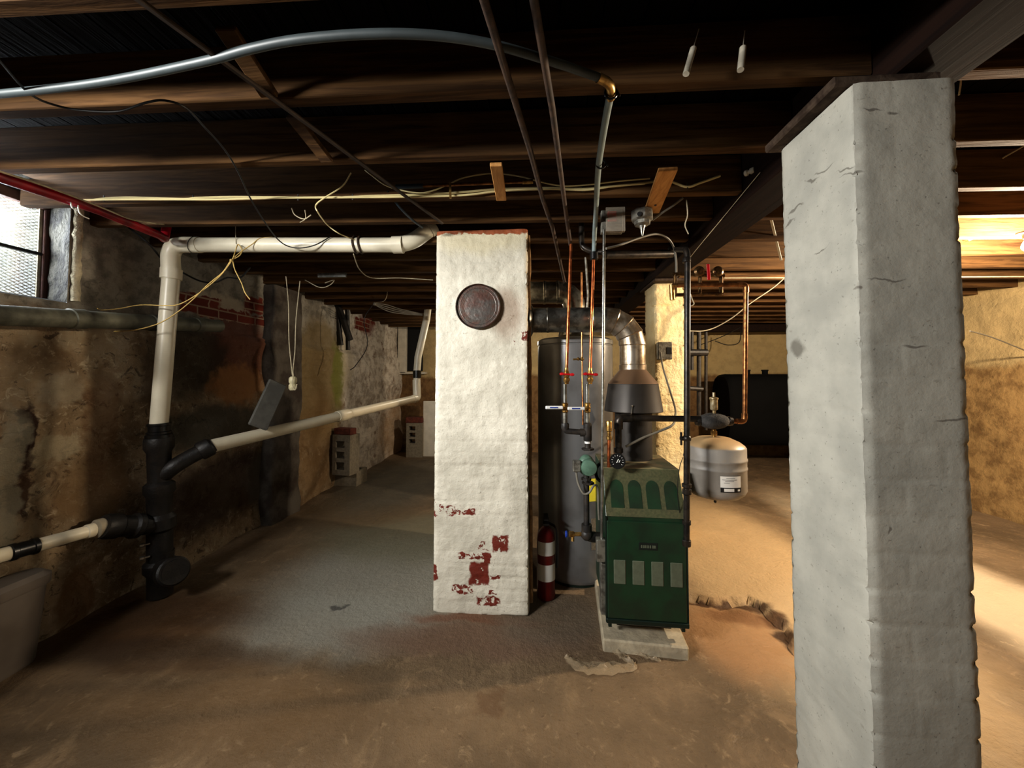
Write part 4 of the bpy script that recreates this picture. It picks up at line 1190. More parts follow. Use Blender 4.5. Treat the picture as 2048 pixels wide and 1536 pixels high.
mb = MB(); mb.lathe([(.0195, tee.z - .075), (.0195, tee.z - .062)], V((tee.x, tee.y, 0)), n=14); mb.build('sealing_tape', M['white'], t)
for (z, n_) in ((yb.z - .012, 0), (at(1168, 968, D=DS).z, 1)):
    mb = MB(); mb.lathe([(.036, 0), (.038, .004), (.038, .012), (.03, .014)], V((tee.x, tee.y, z)), n=6); mb.build('flange', M['iron'], t)
pc = at(1172, 940, D=DS - .10); pv = at(1166, 925, D=DS)
mb = MB(); mb.lathe([(.036, -.02), (.048, 0), (.05, .02), (.05, .05), (.044, .062), (.03, .066)], V((tee.x, tee.y, pc.z)), (0, -1, 0), 28); mb.build('motor_housing', M['greypump'], t)
mb = MB(); mb.ball(V((tee.x - .01, tee.y, pc.z + .005)), .056, 18, (.9, .7, 1.15)); mb.build('volute', M['greypump'], t)
mb = MB(); a_ = V((tee.x - .075, tee.y - .04, pc.z - .02)); mb.box((a_.x - .02, a_.y - .02, a_.z - .005), (a_.x + .028, a_.y + .03, a_.z + .06), bev=.006); mb.build('wiring_box', M['galvdull'], t)
zl = at(1166, 1062, D=DS).z
mb = MB(); mb.lathe([(.017, zl), (.017, pc.z - .05)], V((tee.x - .01, tee.y, 0)), n=14); mb.lathe([(.03, pc.z - .085), (.03, pc.z - .07)], V((tee.x - .01, tee.y, 0)), n=8); mb.build('return_pipe', M['iron'], t)
cz = V((tee.x - .01, tee.y, zl))
mb = MB(); mb.tube(fillet([cz + V((0, 0, .04)), cz + V((0, 0, -.03)), cz + V((.07, .03, -.05)), cz + V((.16, .05, -.05))], .05), .031, 16); mb.ball(cz + V((-.0, 0, -.02)), .037, 12); mb.build('return_elbow', M['iron'], t)
mb = MB(); mb.tube([cz + V((-.03, 0, -.02)), cz + V((-.09, 0, -.022))], .012, 10); mb.lathe([(.016, 0), (.018, .005), (.018, .03), (.012, .034)], cz + V((-.075, 0, -.022)), (-1, 0, 0), 12); mb.tube([cz + V((-.085, 0, -.022)), cz + V((-.085, -.01, -.06))], .010, 10); dv = mb.build('drain_valve', M['brass'], t)
mb = MB(); mb.lathe([(.017, 0), (.02, .004), (.02, .010), (.017, .014)], cz + V((-.115, 0, -.022)), (-1, 0, 0), 10); mb.build('valve_knob', M['blue'], dv)
mb = MB(); mb.tube(smooth_path([a_ + V((0, 0, 0)), a_ + V((.01, -.0, -.07)), a_ + V((.04, -.01, -.13)), a_ + V((.075, -.01, -.125)), a_ + V((.105, 0, -.085)), a_ + V((.13, .02, -.11)), a_ + V((.135, .03, -.24)), a_ + V((.14, .04, -.30))], 6), .0065, 8); mb.build('armored_cable', M['greycable'], t)
# black hoop behind conduit
mb = MB(); c_ = at(1203, 945, D=2.36); P = [c_ + V((-.035 * sin(radians(a)), 0, .055 * cos(radians(a)))) for a in range(0, 200, 15)]; mb.tube(P, .010, 8)
one('rubber_hose', mb, M['rubber'], 'short black curved hose between the pump and the tall steel conduit', 'hose')
# thin copper line with small valve, on the heater
t = thing('copper_line', 'thin aged copper line with a small brass tap in front of the heater', 'pipe', at(1164, 700, D=2.52))
mb = MB(); mb.tube(pts([(1163, 545, 2.54), (1164, 700, 2.52), (1166, 850, 2.50)]), .006, 10); mb.build('tube', M['dullcopper'], t)
mb = MB(); p = at(1164, 718, D=2.51); mb.tube([p, p + V((-.06, 0, -.002))], .006, 8); mb.ball(p + V((-.025, -.004, .0)), .012, 8); mb.ball(p, .014, 8); mb.build('tap', M['brass'], t)
# other thin pipe
mb = MB(); mb.tube(pts([(1171, 515, 2.62), (1176, 590, 2.6), (1174, 618, 2.6)]), .008, 8)
one('thin_pipe', mb, M['galvdull'], 'short flaking pale pipe above the flue between the copper risers', 'pipe')

# tall steel conduit with boxes
t = thing('steel_conduit', 'tall shiny steel conduit beside the boiler, topped by a clear-covered switch', 'conduit', at(1204, 1080, D=2.14))
cA = at(1203.5, 1080, D=2.14); cB = at(1208, 460, D=2.14)
mb = MB(); mb.tube([cA, cB], .0085, 16); mb.build('tube', M['galv'], t)
for y in (505, 912):
    a_ = at(1205.5, y, D=2.14); mb = MB(); mb.lathe([(.0105, 0), (.0105, .004)], a_, n=14); mb.build('coupling_ring', M['rubber'], t)
a_ = at(1203, 465, D=2.16); b_ = at(1245, 420, D=2.16)
mb = MB(); mb.box((a_.x, a_.y, a_.z), (b_.x, a_.y + .045, b_.z), bev=.004); bxo = mb.build('switch_enclosure', M['galvdull'], t)
mb = MB(); mb.box((a_.x + .035, a_.y - .012, a_.z + .06), (a_.x + .085, a_.y - .001, b_.z - .012), bev=.003); mb.build('red_switch_plate', M['redplastic'], bxo)
mb = MB(); mb.box((a_.x + .02, a_.y - .032, a_.z - .006), (b_.x + .006, a_.y - .028, b_.z + .002), bev=.001); mb.box((a_.x + .02, a_.y - .03, a_.z - .006), (b_.x + .006, a_.y - .004, a_.z - .002)); mb.box((b_.x + .002, a_.y - .03, a_.z - .006), (b_.x + .006, a_.y - .004, b_.z)); mb.build('clear_cover', M['clear'], bxo)
mb = MB()
for zf_ in (.035, .05): mb.beam(V((a_.x + .03, a_.y - .006, a_.z + zf_)), V((b_.x - .008, a_.y - .006, a_.z + zf_)), .006, .008)
mb.build('cover_clip', M['galv'], bxo)
# ------------------------------------------------------------------ right of the boiler
DG = 2.06
t = thing('gas_pipe', 'black iron gas pipe dropping past the right side of the green boiler', 'pipe', at(1371, 1090, D=DG))
g_b = at(1373, 1088, D=DG); g_t = at(1375, 512, D=DG + .04); gx = V((0, 0, 1))
mb = MB(); mb.tube(fillet([at(1340, 497, D=DG + .75), at(1352, 499, D=DG + .45), at(1372, 499, D=DG + .05), g_t, g_b], .045, 6), .0165, 16); mb.build('drop_pipe', M['iron2'], t)
mb = MB(); a_ = at(1373, 500, D=DG + .04); mb.lathe([(.02, -.03), (.023, -.026), (.023, -.005), (.02, 0)], at(1373, 515, D=DG + .04), n=14); mb.build('elbow_collar', M['iron2'], t)
ax_ = lambda y: g_t.lerp(g_b, (y - 512) / (1088 - 512))
mb = MB(); mb.lathe([(.019, -.012), (.025, -.008), (.025, .008), (.019, .012)], ax_(975), n=14); mb.lathe([(.019, -.05), (.024, -.045), (.024, -.02)], ax_(975), n=14)
mb.build('union', M['iron2'], t)
mb = MB(); c_ = ax_(883); mb.tube([c_, c_ + V((-.035, 0, 0))], .012, 10); mb.tube([c_ + V((-.032, -.005, -.035)), c_ + V((-.032, -.005, .035))], .006, 8); mb.ball(c_, .023, 12); mb.build('gas_cock', M['iron2'], t)
mb = MB(); mb.lathe([(.021, 0), (.023, .004), (.023, .03), (.020, .034)], g_b + V((0, 0, -.01)), n=14); mb.build('end_cap', M['iron2'], t)
mb = MB(); mb.lathe([(.0225, 0), (.0225, .02)], ax_(1050), n=14); mb.build('coupling', M['iron2'], t)
# thin control wire
mb = MB(); mb.tube(smooth_path(pts([(1366, 915, 2.05), (1360, 932, 2.05), (1356, 960, 2.06), (1356, 1000, 2.07), (1362, 1040, 2.09)]), 5), .002, 5)
one('control_wire', mb, M['blackcable'], 'thin dark wire looping between gas pipe and boiler top corner', 'wire')

# supply pipe: boiler top -> air separator
DSP = 2.30
t = thing('supply_pipe', 'black horizontal supply pipe from boiler top to the grey air separator', 'pipe', at(1237, 915, D=DSP))
eb = at(1237, 836, D=DSP)
mb = MB(); mb.tube(fillet([at(1237, 925, D=DSP), eb, at(1400, 838, D=DSP + .02)], .05, 8), .019, 18); mb.build('pipe', M['iron2'], t)
mb = MB(); mb.tube(fillet([at(1237, 858, D=DSP), eb, at(1262, 836, D=DSP)], .05, 8), .026, 18); mb.build('elbow', M['iron2'], t)
mb = MB(); mb.lathe([(.026, 0), (.028, .004), (.028, .025), (.024, .03)], at(1237, 905, D=DSP), n=16); mb.build('coupling', M['iron2'], t)
as_ = at(1427, 842, D=2.32)
t = thing('air_separator', 'grey-black oval air separator with pale vent cap above the expansion tank', 'air separator', as_)
mb = MB(); mb.ball(as_, .07, 24, (1.35, .9, .72)); o = mb.build('body', M['conc'], t)
mb = MB(); mb.lathe([(.028, 0), (.032, .01), (.032, .02)], as_ + V((-.105, 0, 0)), (1, 0, 0), 16); mb.build('port', M['iron2'], t)
mb = MB(); mb.lathe([(.024, 0), (.03, .01), (.026, .03)], as_ + V((.08, 0, 0)), (1, 0, 0), 16); mb.build('port', M['iron2'], t)
v0 = as_ + V((0, -.01, .045))
mb = MB(); mb.lathe([(.010, 0), (.010, .02), (.020, .025), (.022, .03), (.022, .085), (.026, .09), (.026, .098), (.02, .102), (.008, .104), (.008, .13), (.005, .132)], v0, n=18); mb.build('vent_cap', M['brasspale'], t)
# expansion tank
et = at(1428, 872, D=2.32)
t = thing('expansion_tank', 'grey steel expansion tank with white sticker, hanging under the air separator', 'tank', V((et.x, et.y, at(1428, 1008, D=2.32).z)))
R_ = .171; z1 = at(1428, 897, D=2.2).z; z0 = at(1428, 992, D=2.18).z; zt = at(1428, 873, D=2.32).z
ec = V((et.x, et.y, 0)); zr = (z1 - z0)
prof = [(.03, z0 - .052), (.09, z0 - .045), (.135, z0 - .03), (.160, z0 - .01), (R_, z0 + .012), (R_, z0 + zr * .50), (R_ + .003, z0 + zr * .515), (R_ + .003, z0 + zr * .545), (R_, z0 + zr * .56),
        (R_, z0 + zr * .68), (R_ + .004, z0 + zr * .70), (R_ + .004, z0 + zr * .735), (R_, z0 + zr * .75), (R_, z1 - .008), (R_ - .008, z1 + .004), (.14, z1 + .022), (.09, z1 + .045), (.04, zt - .002), (.02, zt)]
mb = MB(); mb.lathe(prof, ec, n=56); mb.build('shell', M['tank'], t, ang=50)
mb = MB(); mb.lathe([(.012, zt - .005), (.012, zt + .07)], ec, n=12); mb.lathe([(.018, zt + .01), (.018, zt + .035)], ec, n=6); mb.build('top_nipple', M['brass'], t)
mb = MB(); mb.lathe([(.004, z0 - .085), (.008, z0 - .08), (.008, z0 - .065), (.018, z0 - .06), (.022, z0 - .05)], ec, n=14); mb.build('air_valve', M['iron'], t)
def tpatch(a0, a1, z0_, z1_, m, nm, dr, par):
    vs = []; fs = []; mb = MB()
    for k in range(9):
        a_ = radians(a0 + (a1 - a0) * k / 8); vs += [ec + V((cos(a_) * (R_ + dr), sin(a_) * (R_ + dr), z0_)), ec + V((cos(a_) * (R_ + dr), sin(a_) * (R_ + dr), z1_))]
    for k in range(8): fs.append((2 * k, 2 * k + 2, 2 * k + 3, 2 * k + 1))
    mb.add(vs, fs); return mb.build(nm, m, par)
# sticker right of centre, as seen from the camera
angc = math.degrees(atan2(-ec.y, -ec.x)); za = at(1455, 984, D=2.16).z; zb2 = at(1455, 952, D=2.16).z
la, lb = angc + 9, angc + 48
st = tpatch(la, lb, za, zb2, M['label'], 'sticker', .004, t)
zh = zb2 - za
tpatch(la, lb, za, za + zh * .30, M['ink'], 'sticker_band', .005, st)
tpatch(la + 6, la + 24, za + zh * .06, za + zh * .24, M['label'], 'band_lettering', .006, st)
tpatch(lb - 8, lb - 3, za + zh * .08, za + zh * .20, M['label'], 'band_lettering', .006, st)
for i_, (a, b) in enumerate([(10, 26), (3, 30), (8, 24), (6, 16)]):
    zl_ = za + zh * (.90 - i_ * .10); tpatch(la + a, la + b, zl_ - zh * .025, zl_, M['inkgrey'], 'sticker_lettering', .0055, st)

# copper loop
t = thing('copper_loop', 'thick aged copper pipe looping from the air separator up beside the grey pier', 'pipe', at(1490, 830, D=2.32))
L1 = [as_ + V((.09, 0, .0)), at(1489, 843, D=2.32), at(1492, 569, D=2.32), at(1345, 571, D=2.34)]
mb = MB(); mb.tube(fillet(L1, .032, 7), .0135, 18); mb.build('tube', M['dullcopper'], t)
for c_, dirs in ((1, 0), (2, 0)):
    A_, B_, C_ = L1[c_ - 1], L1[c_], L1[c_ + 1]
    mb = MB(); mb.tube(fillet([B_ + (A_ - B_).normalized() * .05, B_, B_ + (C_ - B_).normalized() * .05], .032, 7), .0165, 18); mb.build('elbow', M['dullcopper'], t)
mb = MB(); mb.tube([at(1352, 571, D=2.34), at(1343, 571, D=2.34), at(1345, 600, D=2.34)], .016, 12); mb.build('end_fitting', M['brass'], t)
# valve tangle behind
t = thing('brass_valve_group', 'cluster of brass valves with one red lever, high on the copper loop', 'valve', at(1415, 575, D=2.42))
mb = MB(); a_ = at(1345, 548, D=2.46); b_ = at(1448, 552, D=2.46); mb.tube([a_, b_], .012, 10); mb.tube([at(1350, 590, D=2.46), at(1445, 588, D=2.46)], .012, 10)
for x in (1350, 1400, 1442): mb.tube([at(x, 548, D=2.46), at(x, 590, D=2.46)], .012, 10)
mb.build('valve_body', M['brassdark'], t)
for x in (1395, 1432):
    mb = MB(); mb.lathe([(.02, 0), (.032, .01), (.034, .03), (.022, .04)], at(x, 545, D=2.44), (0, -1, 0), 16); mb.build('valve_bonnet', M['brassdark'], t)
mb = MB(); mb.beam(at(1418, 560, D=2.36), at(1416, 528, D=2.36), .020, .005, up=V((0, 1, 0)), bev=.002); mb.build('red_lever', M['redplastic'], t)
mb = MB(); mb.tube(smooth_path([at(1381, 588, D=2.38), at(1385, 600, D=2.38), at(1388, 608, D=2.38), at(1380, 612, D=2.38), at(1374, 606, D=2.38)], 4), .003, 6); mb.build('tag_wire', M['cotton'], t)

# far pier switch and grey flex
t = thing('switch_box', 'grey metal switch box on the corner of the cream pier', 'switch', at(1322, 702, D=3.52))
a_ = at(1310, 720, D=3.55); b_ = at(1336, 686, D=3.55)
mb = MB(); mb.box((a_.x, py0 - .07, a_.z), (b_.x, py0 - .012, b_.z), bev=.005); mb.build('box', M['galvdull'], t)
mb = MB(); mb.box((b_.x - .05, py0 - .074, a_.z + .05), (b_.x - .008, py0 - .069, b_.z - .05)); mb.build('switch_opening', M['dark'], t)
mb = MB(); mb.tube(smooth_path(pts([(1321, 705, 3.40), (1326, 735, 3.30), (1338, 775, 3.1), (1350, 815, 2.85), (1350, 834, 2.6), (1345, 850, 2.4), (1320, 862, 2.38), (1285, 876, 2.36), (1252, 893, 2.34)]), 6), .0075, 8)
one('flexible_conduit', mb, M['greycable'], 'grey flexible cable hanging from the switch box down to the boiler', 'cable')

# octagonal lamp box on slanted plank
t = thing('slanted_plank', 'raw pine plank slanting down from joists, holding a round metal box', 'plank', at(1320, 385, D=2.0))
pa_, pb_ = at(1338, 334, D=1.72), at(1302, 424, D=2.1)
pa_ = at(1336, 338, Z=2.462); pb_ = at(1303, 424, D=2.14)
mb = MB(); mb.beam(pa_, pb_, .085, .02, up=V((0, -.35, 1)).normalized(), bev=.003); mb.build('board', M['plank'], t)
mb = MB(); k_ = pa_.lerp(pb_, .8) + V((.0, -.02, -.01)); mb.ball(k_, .007, 8); mb.build('nail_head', M['rustpipe'], t)
ob = at(1284, 432, D=2.10)
t = thing('ceiling_box', 'round dented metal ceiling box with one black knockout hole', 'electrical box', ob)
mb = MB(); mb.lathe([(.056, .03), (.060, .028), (.060, -.022), (.056, -.026), (.046, -.032), (.044, -.05), (.03, -.058)], ob, n=8); mb.build('box', M['galvdull'], t)
mb = MB(); mb.lathe([(.0125, 0), (.0125, .003)], at(1279, 428, D=2.045) , (-.25, -1, 0), 16); mb.build('knockout_hole', M['dark'], t)
mb = MB(); mb.lathe([(.02, -.055), (.012, -.075), (.008, -.10), (.003, -.115)], ob, n=10); mb.build('drop_connector', M['galv'], t)
mb = MB(); mb.tube(smooth_path(pts([(1212, 497, 2.25), (1240, 490, 2.3), (1275, 477, 2.35), (1310, 468, 2.4), (1332, 474, 2.45), (1346, 492, 2.5), (1352, 520, 2.5), (1352, 560, 2.5), (1350, 595, 2.5)]), 5), .0075, 8)
one('armored_cable', mb, M['greycable'], 'grey cable arching from the tall conduit over to the valve cluster', 'cable')
mb = MB(); mb.tube(smooth_path(pts([(1305, 440, 2.15), (1325, 425, 2.1), (1345, 412, 2.05), (1366, 396, 2.0)]), 4), .006, 8)
one('armored_cable', mb, M['greycable'], 'short grey cable rising right from the round ceiling box', 'cable')

# pine block across the cables
a_, b_ = at(992, 328, Z=2.462), at(1003, 399, D=2.02)
mb = MB(); mb.beam(a_, b_, .055, .018, up=V((0, -.3, 1)).normalized(), bev=.003)
one('wood_cleat', mb, M['plank'], 'short pine cleat nailed over the cream cables, left of the iron pipes', 'wood block')

# rods / iron pipes below the joists
mb = MB(); mb.tube([at(955, -50, D=.80), at(968, 0, D=.905), at(1060, 300, D=1.50), at(1086, 400, D=1.93), at(1105, 455, D=2.25), at(1133, 580, D=3.2)], .0115, 12)
one('iron_pipe', mb, M['rustpipe'], 'left of two rusty iron pipes running overhead from the camera', 'pipe')
mb = MB(); mb.tube([at(1062, -50, D=.80), at(1068, 0, D=.905), at(1105, 220, D=1.27), at(1131, 420, D=2.04), at(1141, 490, D=2.34)], .0115, 12)
one('iron_pipe', mb, M['rustpipe'], 'right of two rusty overhead iron pipes, ending at the left copper riser', 'pipe')
# gray hose
t = thing('grey_hose', 'grey plastic hose arching under the joists with a brass elbow', 'hose', at(1190, 500, D=2.33))
zz = lambda px, py, z: at(px, py, Z=z)
mb = MB(); P = [at(1188, 505, D=2.34), at(1189, 470, D=2.28), at(1192, 420, D=2.05), zz(1196, 345, 2.44), zz(1203, 290, 2.44), zz(1213, 230, 2.447), zz(1221, 190, 2.45)]
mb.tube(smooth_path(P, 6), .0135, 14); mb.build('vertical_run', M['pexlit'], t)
mb = MB(); e_ = zz(1222, 168, 2.45); mb.tube(fillet([zz(1221, 196, 2.45), e_, zz(1196, 155, 2.452)], .025), .015, 14); mb.build('brass_elbow', M['brass'], t)
mb = MB(); P = [zz(x, y, 2.452) for x, y in [(1208, 159), (1160, 142), (1110, 125), (990, 90), (870, 71), (740, 68), (600, 79), (500, 98), (400, 125), (200, 165), (0, 188), (-120, 196)]]
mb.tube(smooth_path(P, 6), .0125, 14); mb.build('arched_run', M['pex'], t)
for (x, y, z) in ((1222, 186, 2.45), (1202, 328, 2.44)):
    a_ = zz(x, y, z); mb = MB(); mb.tube([a_ + V((cos(k / 14 * 6.283) * .020, .0, sin(k / 14 * 6.283) * .020)) for k in range(15)], .004, 6); mb.tube([a_ + V((.018, 0, .01)), a_ + V((.03, 0, -.012))], .003, 6); mb.build('hanger_clip', M['rubber'], t)
# black manifold at the bottom of the hose
t = thing('pipe_cluster', 'dark fittings where the grey hose meets the right copper riser', 'fitting', at(1180, 505, D=2.34))
mb = MB(); mb.tube(fillet(pts([(1163, 432, 2.40), (1163, 495, 2.38), (1190, 505, 2.36), (1207, 504, 2.34)]), .05), .018, 12); mb.build('bent_pipe', M['iron2'], t)
mb = MB(); mb.lathe([(.02, 0), (.026, .005), (.026, .045), (.02, .05)], at(1188, 520, D=2.33), n=14); mb.build('coupling', M['rubber'], t)
mb = MB(); mb.tube([at(1163, 436, D=2.40), at(1165, 425, D=2.40)], .022, 12); mb.build('collar', M['galvdull'], t)
mb = MB(); mb.tube([at(1210, 510, D=2.55), at(1345, 507, D=2.75)], .028, 14)
one('dark_pipe', mb, M['iron2'], 'dark horizontal pipe under the joists, behind the round ceiling box', 'pipe')

# copper tube along the fourth joist with blue sleeve
t = thing('copper_tube', 'thin horizontal copper tube with a blue wrapped end beside the cream cables', 'pipe', at(900, 370, D=2.0))
Dj = lambda x: jline(at(x, 395, Y=2.05).x, 3)
def onj(x, y, off=.045, r=.0): 
    p = at(x, y, Y=2.05); yy = jline(p.x, 3) - TH - off
    return at(x, y, Y=yy)
mb = MB(); mb.tube([onj(845, 372), onj(1065, 363)], .008, 12); mb.build('tube', M['dullcopper'], t)
mb = MB(); mb.tube([onj(792, 374), onj(846, 372)], .0125, 12); mb.build('blue_sleeve', M['bluesleeve'], t)
mb = MB(); mb.tube([onj(1045, 364), onj(1066, 363)], .012, 12); mb.build('coupling', M['brass'], t)
mb = MB(); mb.beam(onj(900, 364, .055), onj(901, 397, .055), .012, .004, up=V((0, 1, 0))); mb.build('pipe_strap', M['brass'], t)
# cream cables
def cab(P, off, r, lab, m='romex', n=5):
    mb = MB(); mb.tube(smooth_path([onj(x, y, off) for x, y in P], n), r, 7); return one('cream_cable' if m == 'romex' else 'cable', mb, M[m], lab, 'cable')
cab([(168, 404), (200, 398), (250, 395), (300, 396), (370, 398), (392, 396), (460, 394), (600, 395), (700, 394), (740, 392), (850, 389), (930, 384), (1000, 378), (1100, 376), (1170, 378), (1220, 373), (1290, 366), (1330, 360), (1350, 366), (1375, 374), (1400, 366), (1440, 352)], .014, .0062, 'thick cream cable stapled along the fourth joist across the room')
cab([(168, 400), (240, 399), (330, 399), (430, 399), (560, 396), (690, 395), (850, 393), (930, 390), (1000, 382), (1100, 378), (1170, 380), (1230, 372), (1290, 367)], .026, .0052, 'second cream cable just under the thick one on the joist')
cab([(730, 340), (745, 352), (770, 370), (800, 380), (840, 386), (870, 380), (900, 367), (930, 355), (985, 347), (1040, 353), (1090, 366), (1130, 372), (1180, 369), (1240, 362), (1300, 357)], .038, .0038, 'pale cable swooping down and up along the joist above the chimney')
mb = MB(); mb.tube(smooth_path([onj(702, 346, .05), onj(685, 372, .06), onj(650, 395, .06), onj(632, 410, .06), onj(636, 425, .06), at(655, 450, D=2.2), at(680, 468, D=2.25), at(710, 480, D=2.4)], 5), .0035, 6)
one('cream_cable', mb, M['romex'], 'loose cream cable dangling zigzag above the white drain pipe', 'cable')
mb = MB(); mb.tube(smooth_path([at(583, 416, D=2.12), at(590, 430, D=2.14), at(608, 438, D=2.15), at(622, 430, D=2.15)], 5), .003, 6); mb.tube(smooth_path([at(610, 420, D=2.12), at(611, 437, D=2.15), at(600, 445, D=2.15)], 5), .0025, 6)
one('hanging_wire', mb, M['cotton'], 'little frayed pale wire hanging under the fourth joist', 'wire')
for x, y in [(208, 397), (386, 396), (596, 395), (705, 394), (1165, 378), (1375, 371)]:
    a_ = onj(x, y - 6, .016); b_ = onj(x, y + 6, .016)
    mb = MB(); mb.beam(a_, b_, .006, .004, up=V((0, 1, 0))); one('cable_staple', mb, M['iron'], 'small dark staple holding the cream cables to the joist', 'staple', 'staples on the cream cables')
# black cables
mb = MB(); P = [zz(-60, 60, 2.455), zz(0, 122, 2.45), zz(60, 188, 2.45), zz(120, 213, 2.452), zz(180, 222, 2.452), zz(240, 222, 2.455), zz(290, 206, 2.458), zz(330, 201, 2.458), zz(372, 216, 2.458), at(410, 255, D=1.42), at(450, 300, D=1.56), at(477, 345, D=1.73), at(500, 395, D=1.95), at(530, 445, D=2.2), at(555, 478, D=2.42), at(575, 492, D=2.50), at(600, 496, D=2.51), at(630, 490, D=2.52), at(660, 474, D=2.55)]
mb.tube(smooth_path(P, 5), .0038, 7)
one('black_cable', mb, M['blackcable'], 'loose black cable swagging from upper left over to the white drain', 'cable')
mb = MB(); mb.tube(smooth_path(pts([(775, 382, 2.0), (800, 415, 2.08), (825, 440, 2.2), (845, 455, 2.3)]), 4), .007, 8)
one('black_cable', mb, M['bluesleeve'], 'short blue-black cable dropping to the top bend of the drain', 'cable')
# long diagonal board under joists
mb = MB(); a_ = zz(238, -30, 2.455); b_ = zz(885, 447, 2.455); mb.beam(a_, b_, .018, .012, bev=.003)
one('wood_strip', mb, M['strip'], 'long dark strip running diagonally under the joists toward the drain bend', 'strip')
# bridging between joists
for (x0, y0, x1, y1, lab) in [(450, 55, 540, 192, 'slanted brace between first and second joists at upper left'), (585, 232, 655, 322, 'slanted brace between second and third joists above the diagonal strip')]:
    a_ = at(x0, y0, D=1.06 if y0 < 100 else 1.42); b_ = at(x1, y1, D=1.26 if y0 < 100 else 1.62)
    mb = MB(); mb.beam(a_, b_, .06, .02, up=V((0, -.5, .8)).normalized(), bev=.003)
    one('wood_brace', mb, M['joist'], lab, 'brace')
# knobs on the girder and tubes in joists
KN = [((1372, 148), (1390, 85), 'left white porcelain tube hanging beneath the dark joists near the girder'), ((1481, 140), (1487, 85), 'right dim porcelain tube hanging beneath the dark joists near the girder')]
for (a_, b_, lab) in KN:
    p = zz(*a_, 2.40); q = at(b_[0], b_[1], D=(p - C0).dot(FW) + .015)
    q = p.lerp(q, .8)
    mb = MB(); mb.tube([p, q], .0095, 12); mb.tube([q, q + (q - p) * .8], .0015, 5); one('hanging_insulator', mb, M['porcelain'], lab, 'insulator')
for (x, y, lab) in [(1497, 345, 'white porcelain knob on the girder side, below the plate end'), (1556, 222, 'white porcelain knob on the girder beside the grey pier top'), (1392, 423, 'white porcelain knob on girder, above the black gas pipe')]:
    p = at(x, y, X=GX0 - .012)
    mb = MB(); mb.lathe([(.006, -.006), (.014, -.006), (.015, .0), (.015, .012), (.010, .016), (.010, .022), (.015, .026), (.015, .036), (.012, .04)], p + V((.012, -.02, 0)), (-.75, 1, .0), 14); one('insulator', mb, M['porcelain'], lab, 'insulator')
# wire along the girder side
mb = MB(); mb.tube(smooth_path([at(1520, 345, X=GX0 - .008), at(1450, 430, X=GX0 - .008), at(1400, 490, X=GX0 - .008), at(1380, 515, X=GX0 - .008)], 4), .002, 5)
one('hanging_wire', mb, M['cotton'], 'thin pale wire stretched along the lower edge of the girder', 'wire')
mb = MB(); mb.tube(smooth_path(pts([(1373, 400, 2.0), (1375, 430, 2.0), (1370, 450, 2.0), (1377, 468, 2.0)]), 4), .003, 5)
one('hanging_wire', mb, M['cotton'], 'short curly wire hanging above the gas pipe elbow', 'wire')

# ------------------------------------------------------------------ right background
# horizontal pale line and sagging cord
mb = MB(); mb.tube([at(1448, 556, D=3.2), at(2110, 553, D=3.35)], .005, 8)
one('clothesline', mb, M['cotton'], 'straight pale line stretched level behind the grey pier', 'line')
mb = MB(); mb.tube(smooth_path(pts([(1380, 662, 3.3), (1405, 662, 3.3), (1430, 655, 3.3), (1465, 635, 3.25), (1500, 607, 3.2), (1540, 580, 3.2), (1560, 564, 3.2), (1567, 557, 3.2)]), 5), .0045, 7)
one('sagging_cord', mb, M['cotton'], 'pale cord sagging from behind the gas pipe up to the level line', 'cord')
mb = MB(); mb.beam(at(1930, 478, D=2.7), at(2110, 410, D=2.9), .03, .045)
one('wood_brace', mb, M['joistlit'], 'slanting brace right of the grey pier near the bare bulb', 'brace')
mb = MB(); mb.tube([at(1925, 362, D=2.0), at(2100, 262, D=1.75)], .004, 6)
one('ceiling_wire', mb, M['cotton'], 'pale straight wire slanting upward right of the grey pier', 'wire')
mb = MB(); mb.beam(at(1540, 430, D=2.4), at(1562, 520, D=2.9), .014, .01)
one('hanging_stick', mb, M['whitewood'], 'thin pale stick slanting under the joists just left of grey pier', 'stick')
mb = MB(); mb.tube(smooth_path([at(1900, 130, D=1.27), at(1908, 112, D=1.26), at(1920, 125, D=1.25), at(1922, 160, D=1.24), at(1918, 190, D=1.24)], 5), .0025, 6)
one('hanging_hook', mb, M['cotton'], 'bent wire hook at the upper right corner of the grey pier', 'wire')
mb = MB(); mb.tube(smooth_path(pts([(1940, 662, 3.6), (1985, 675, 3.7), (2060, 705, 3.8)]), 4), .006, 6)
one('cable', mb, M['greycable'], 'cable drooping against the plaster wall right of the grey pier', 'cable')
# bare bulb
t = thing('light_bulb', 'lit bare bulb in a socket at the right edge of the photo', 'light bulb', bulb0 + V((0, 0, .03)))
mb = MB(); mb.lathe([(.002, -.062), (.018, -.058), (.028, -.045), (.031, -.030), (.026, -.012), (.015, .008), (.013, .02)], bulb0, n=20); mb.build('bulb_glass', M['bulb'], t)
mb = MB(); mb.lathe([(.018, .018), (.022, .022), (.024, .05), (.05, .055), (.05, .065)], bulb0, n=18); mb.build('socket', M['porcelain'], t)
# low pipes / ledge along the right wall top
mb = MB(); mb.tube([at(1935, 612, D=5.0), at(2110, 590, D=4.2)], .05, 12)
one('wall_pipe', mb, M['greypipe'], 'pale pipe running along the top of the right plaster wall', 'pipe')
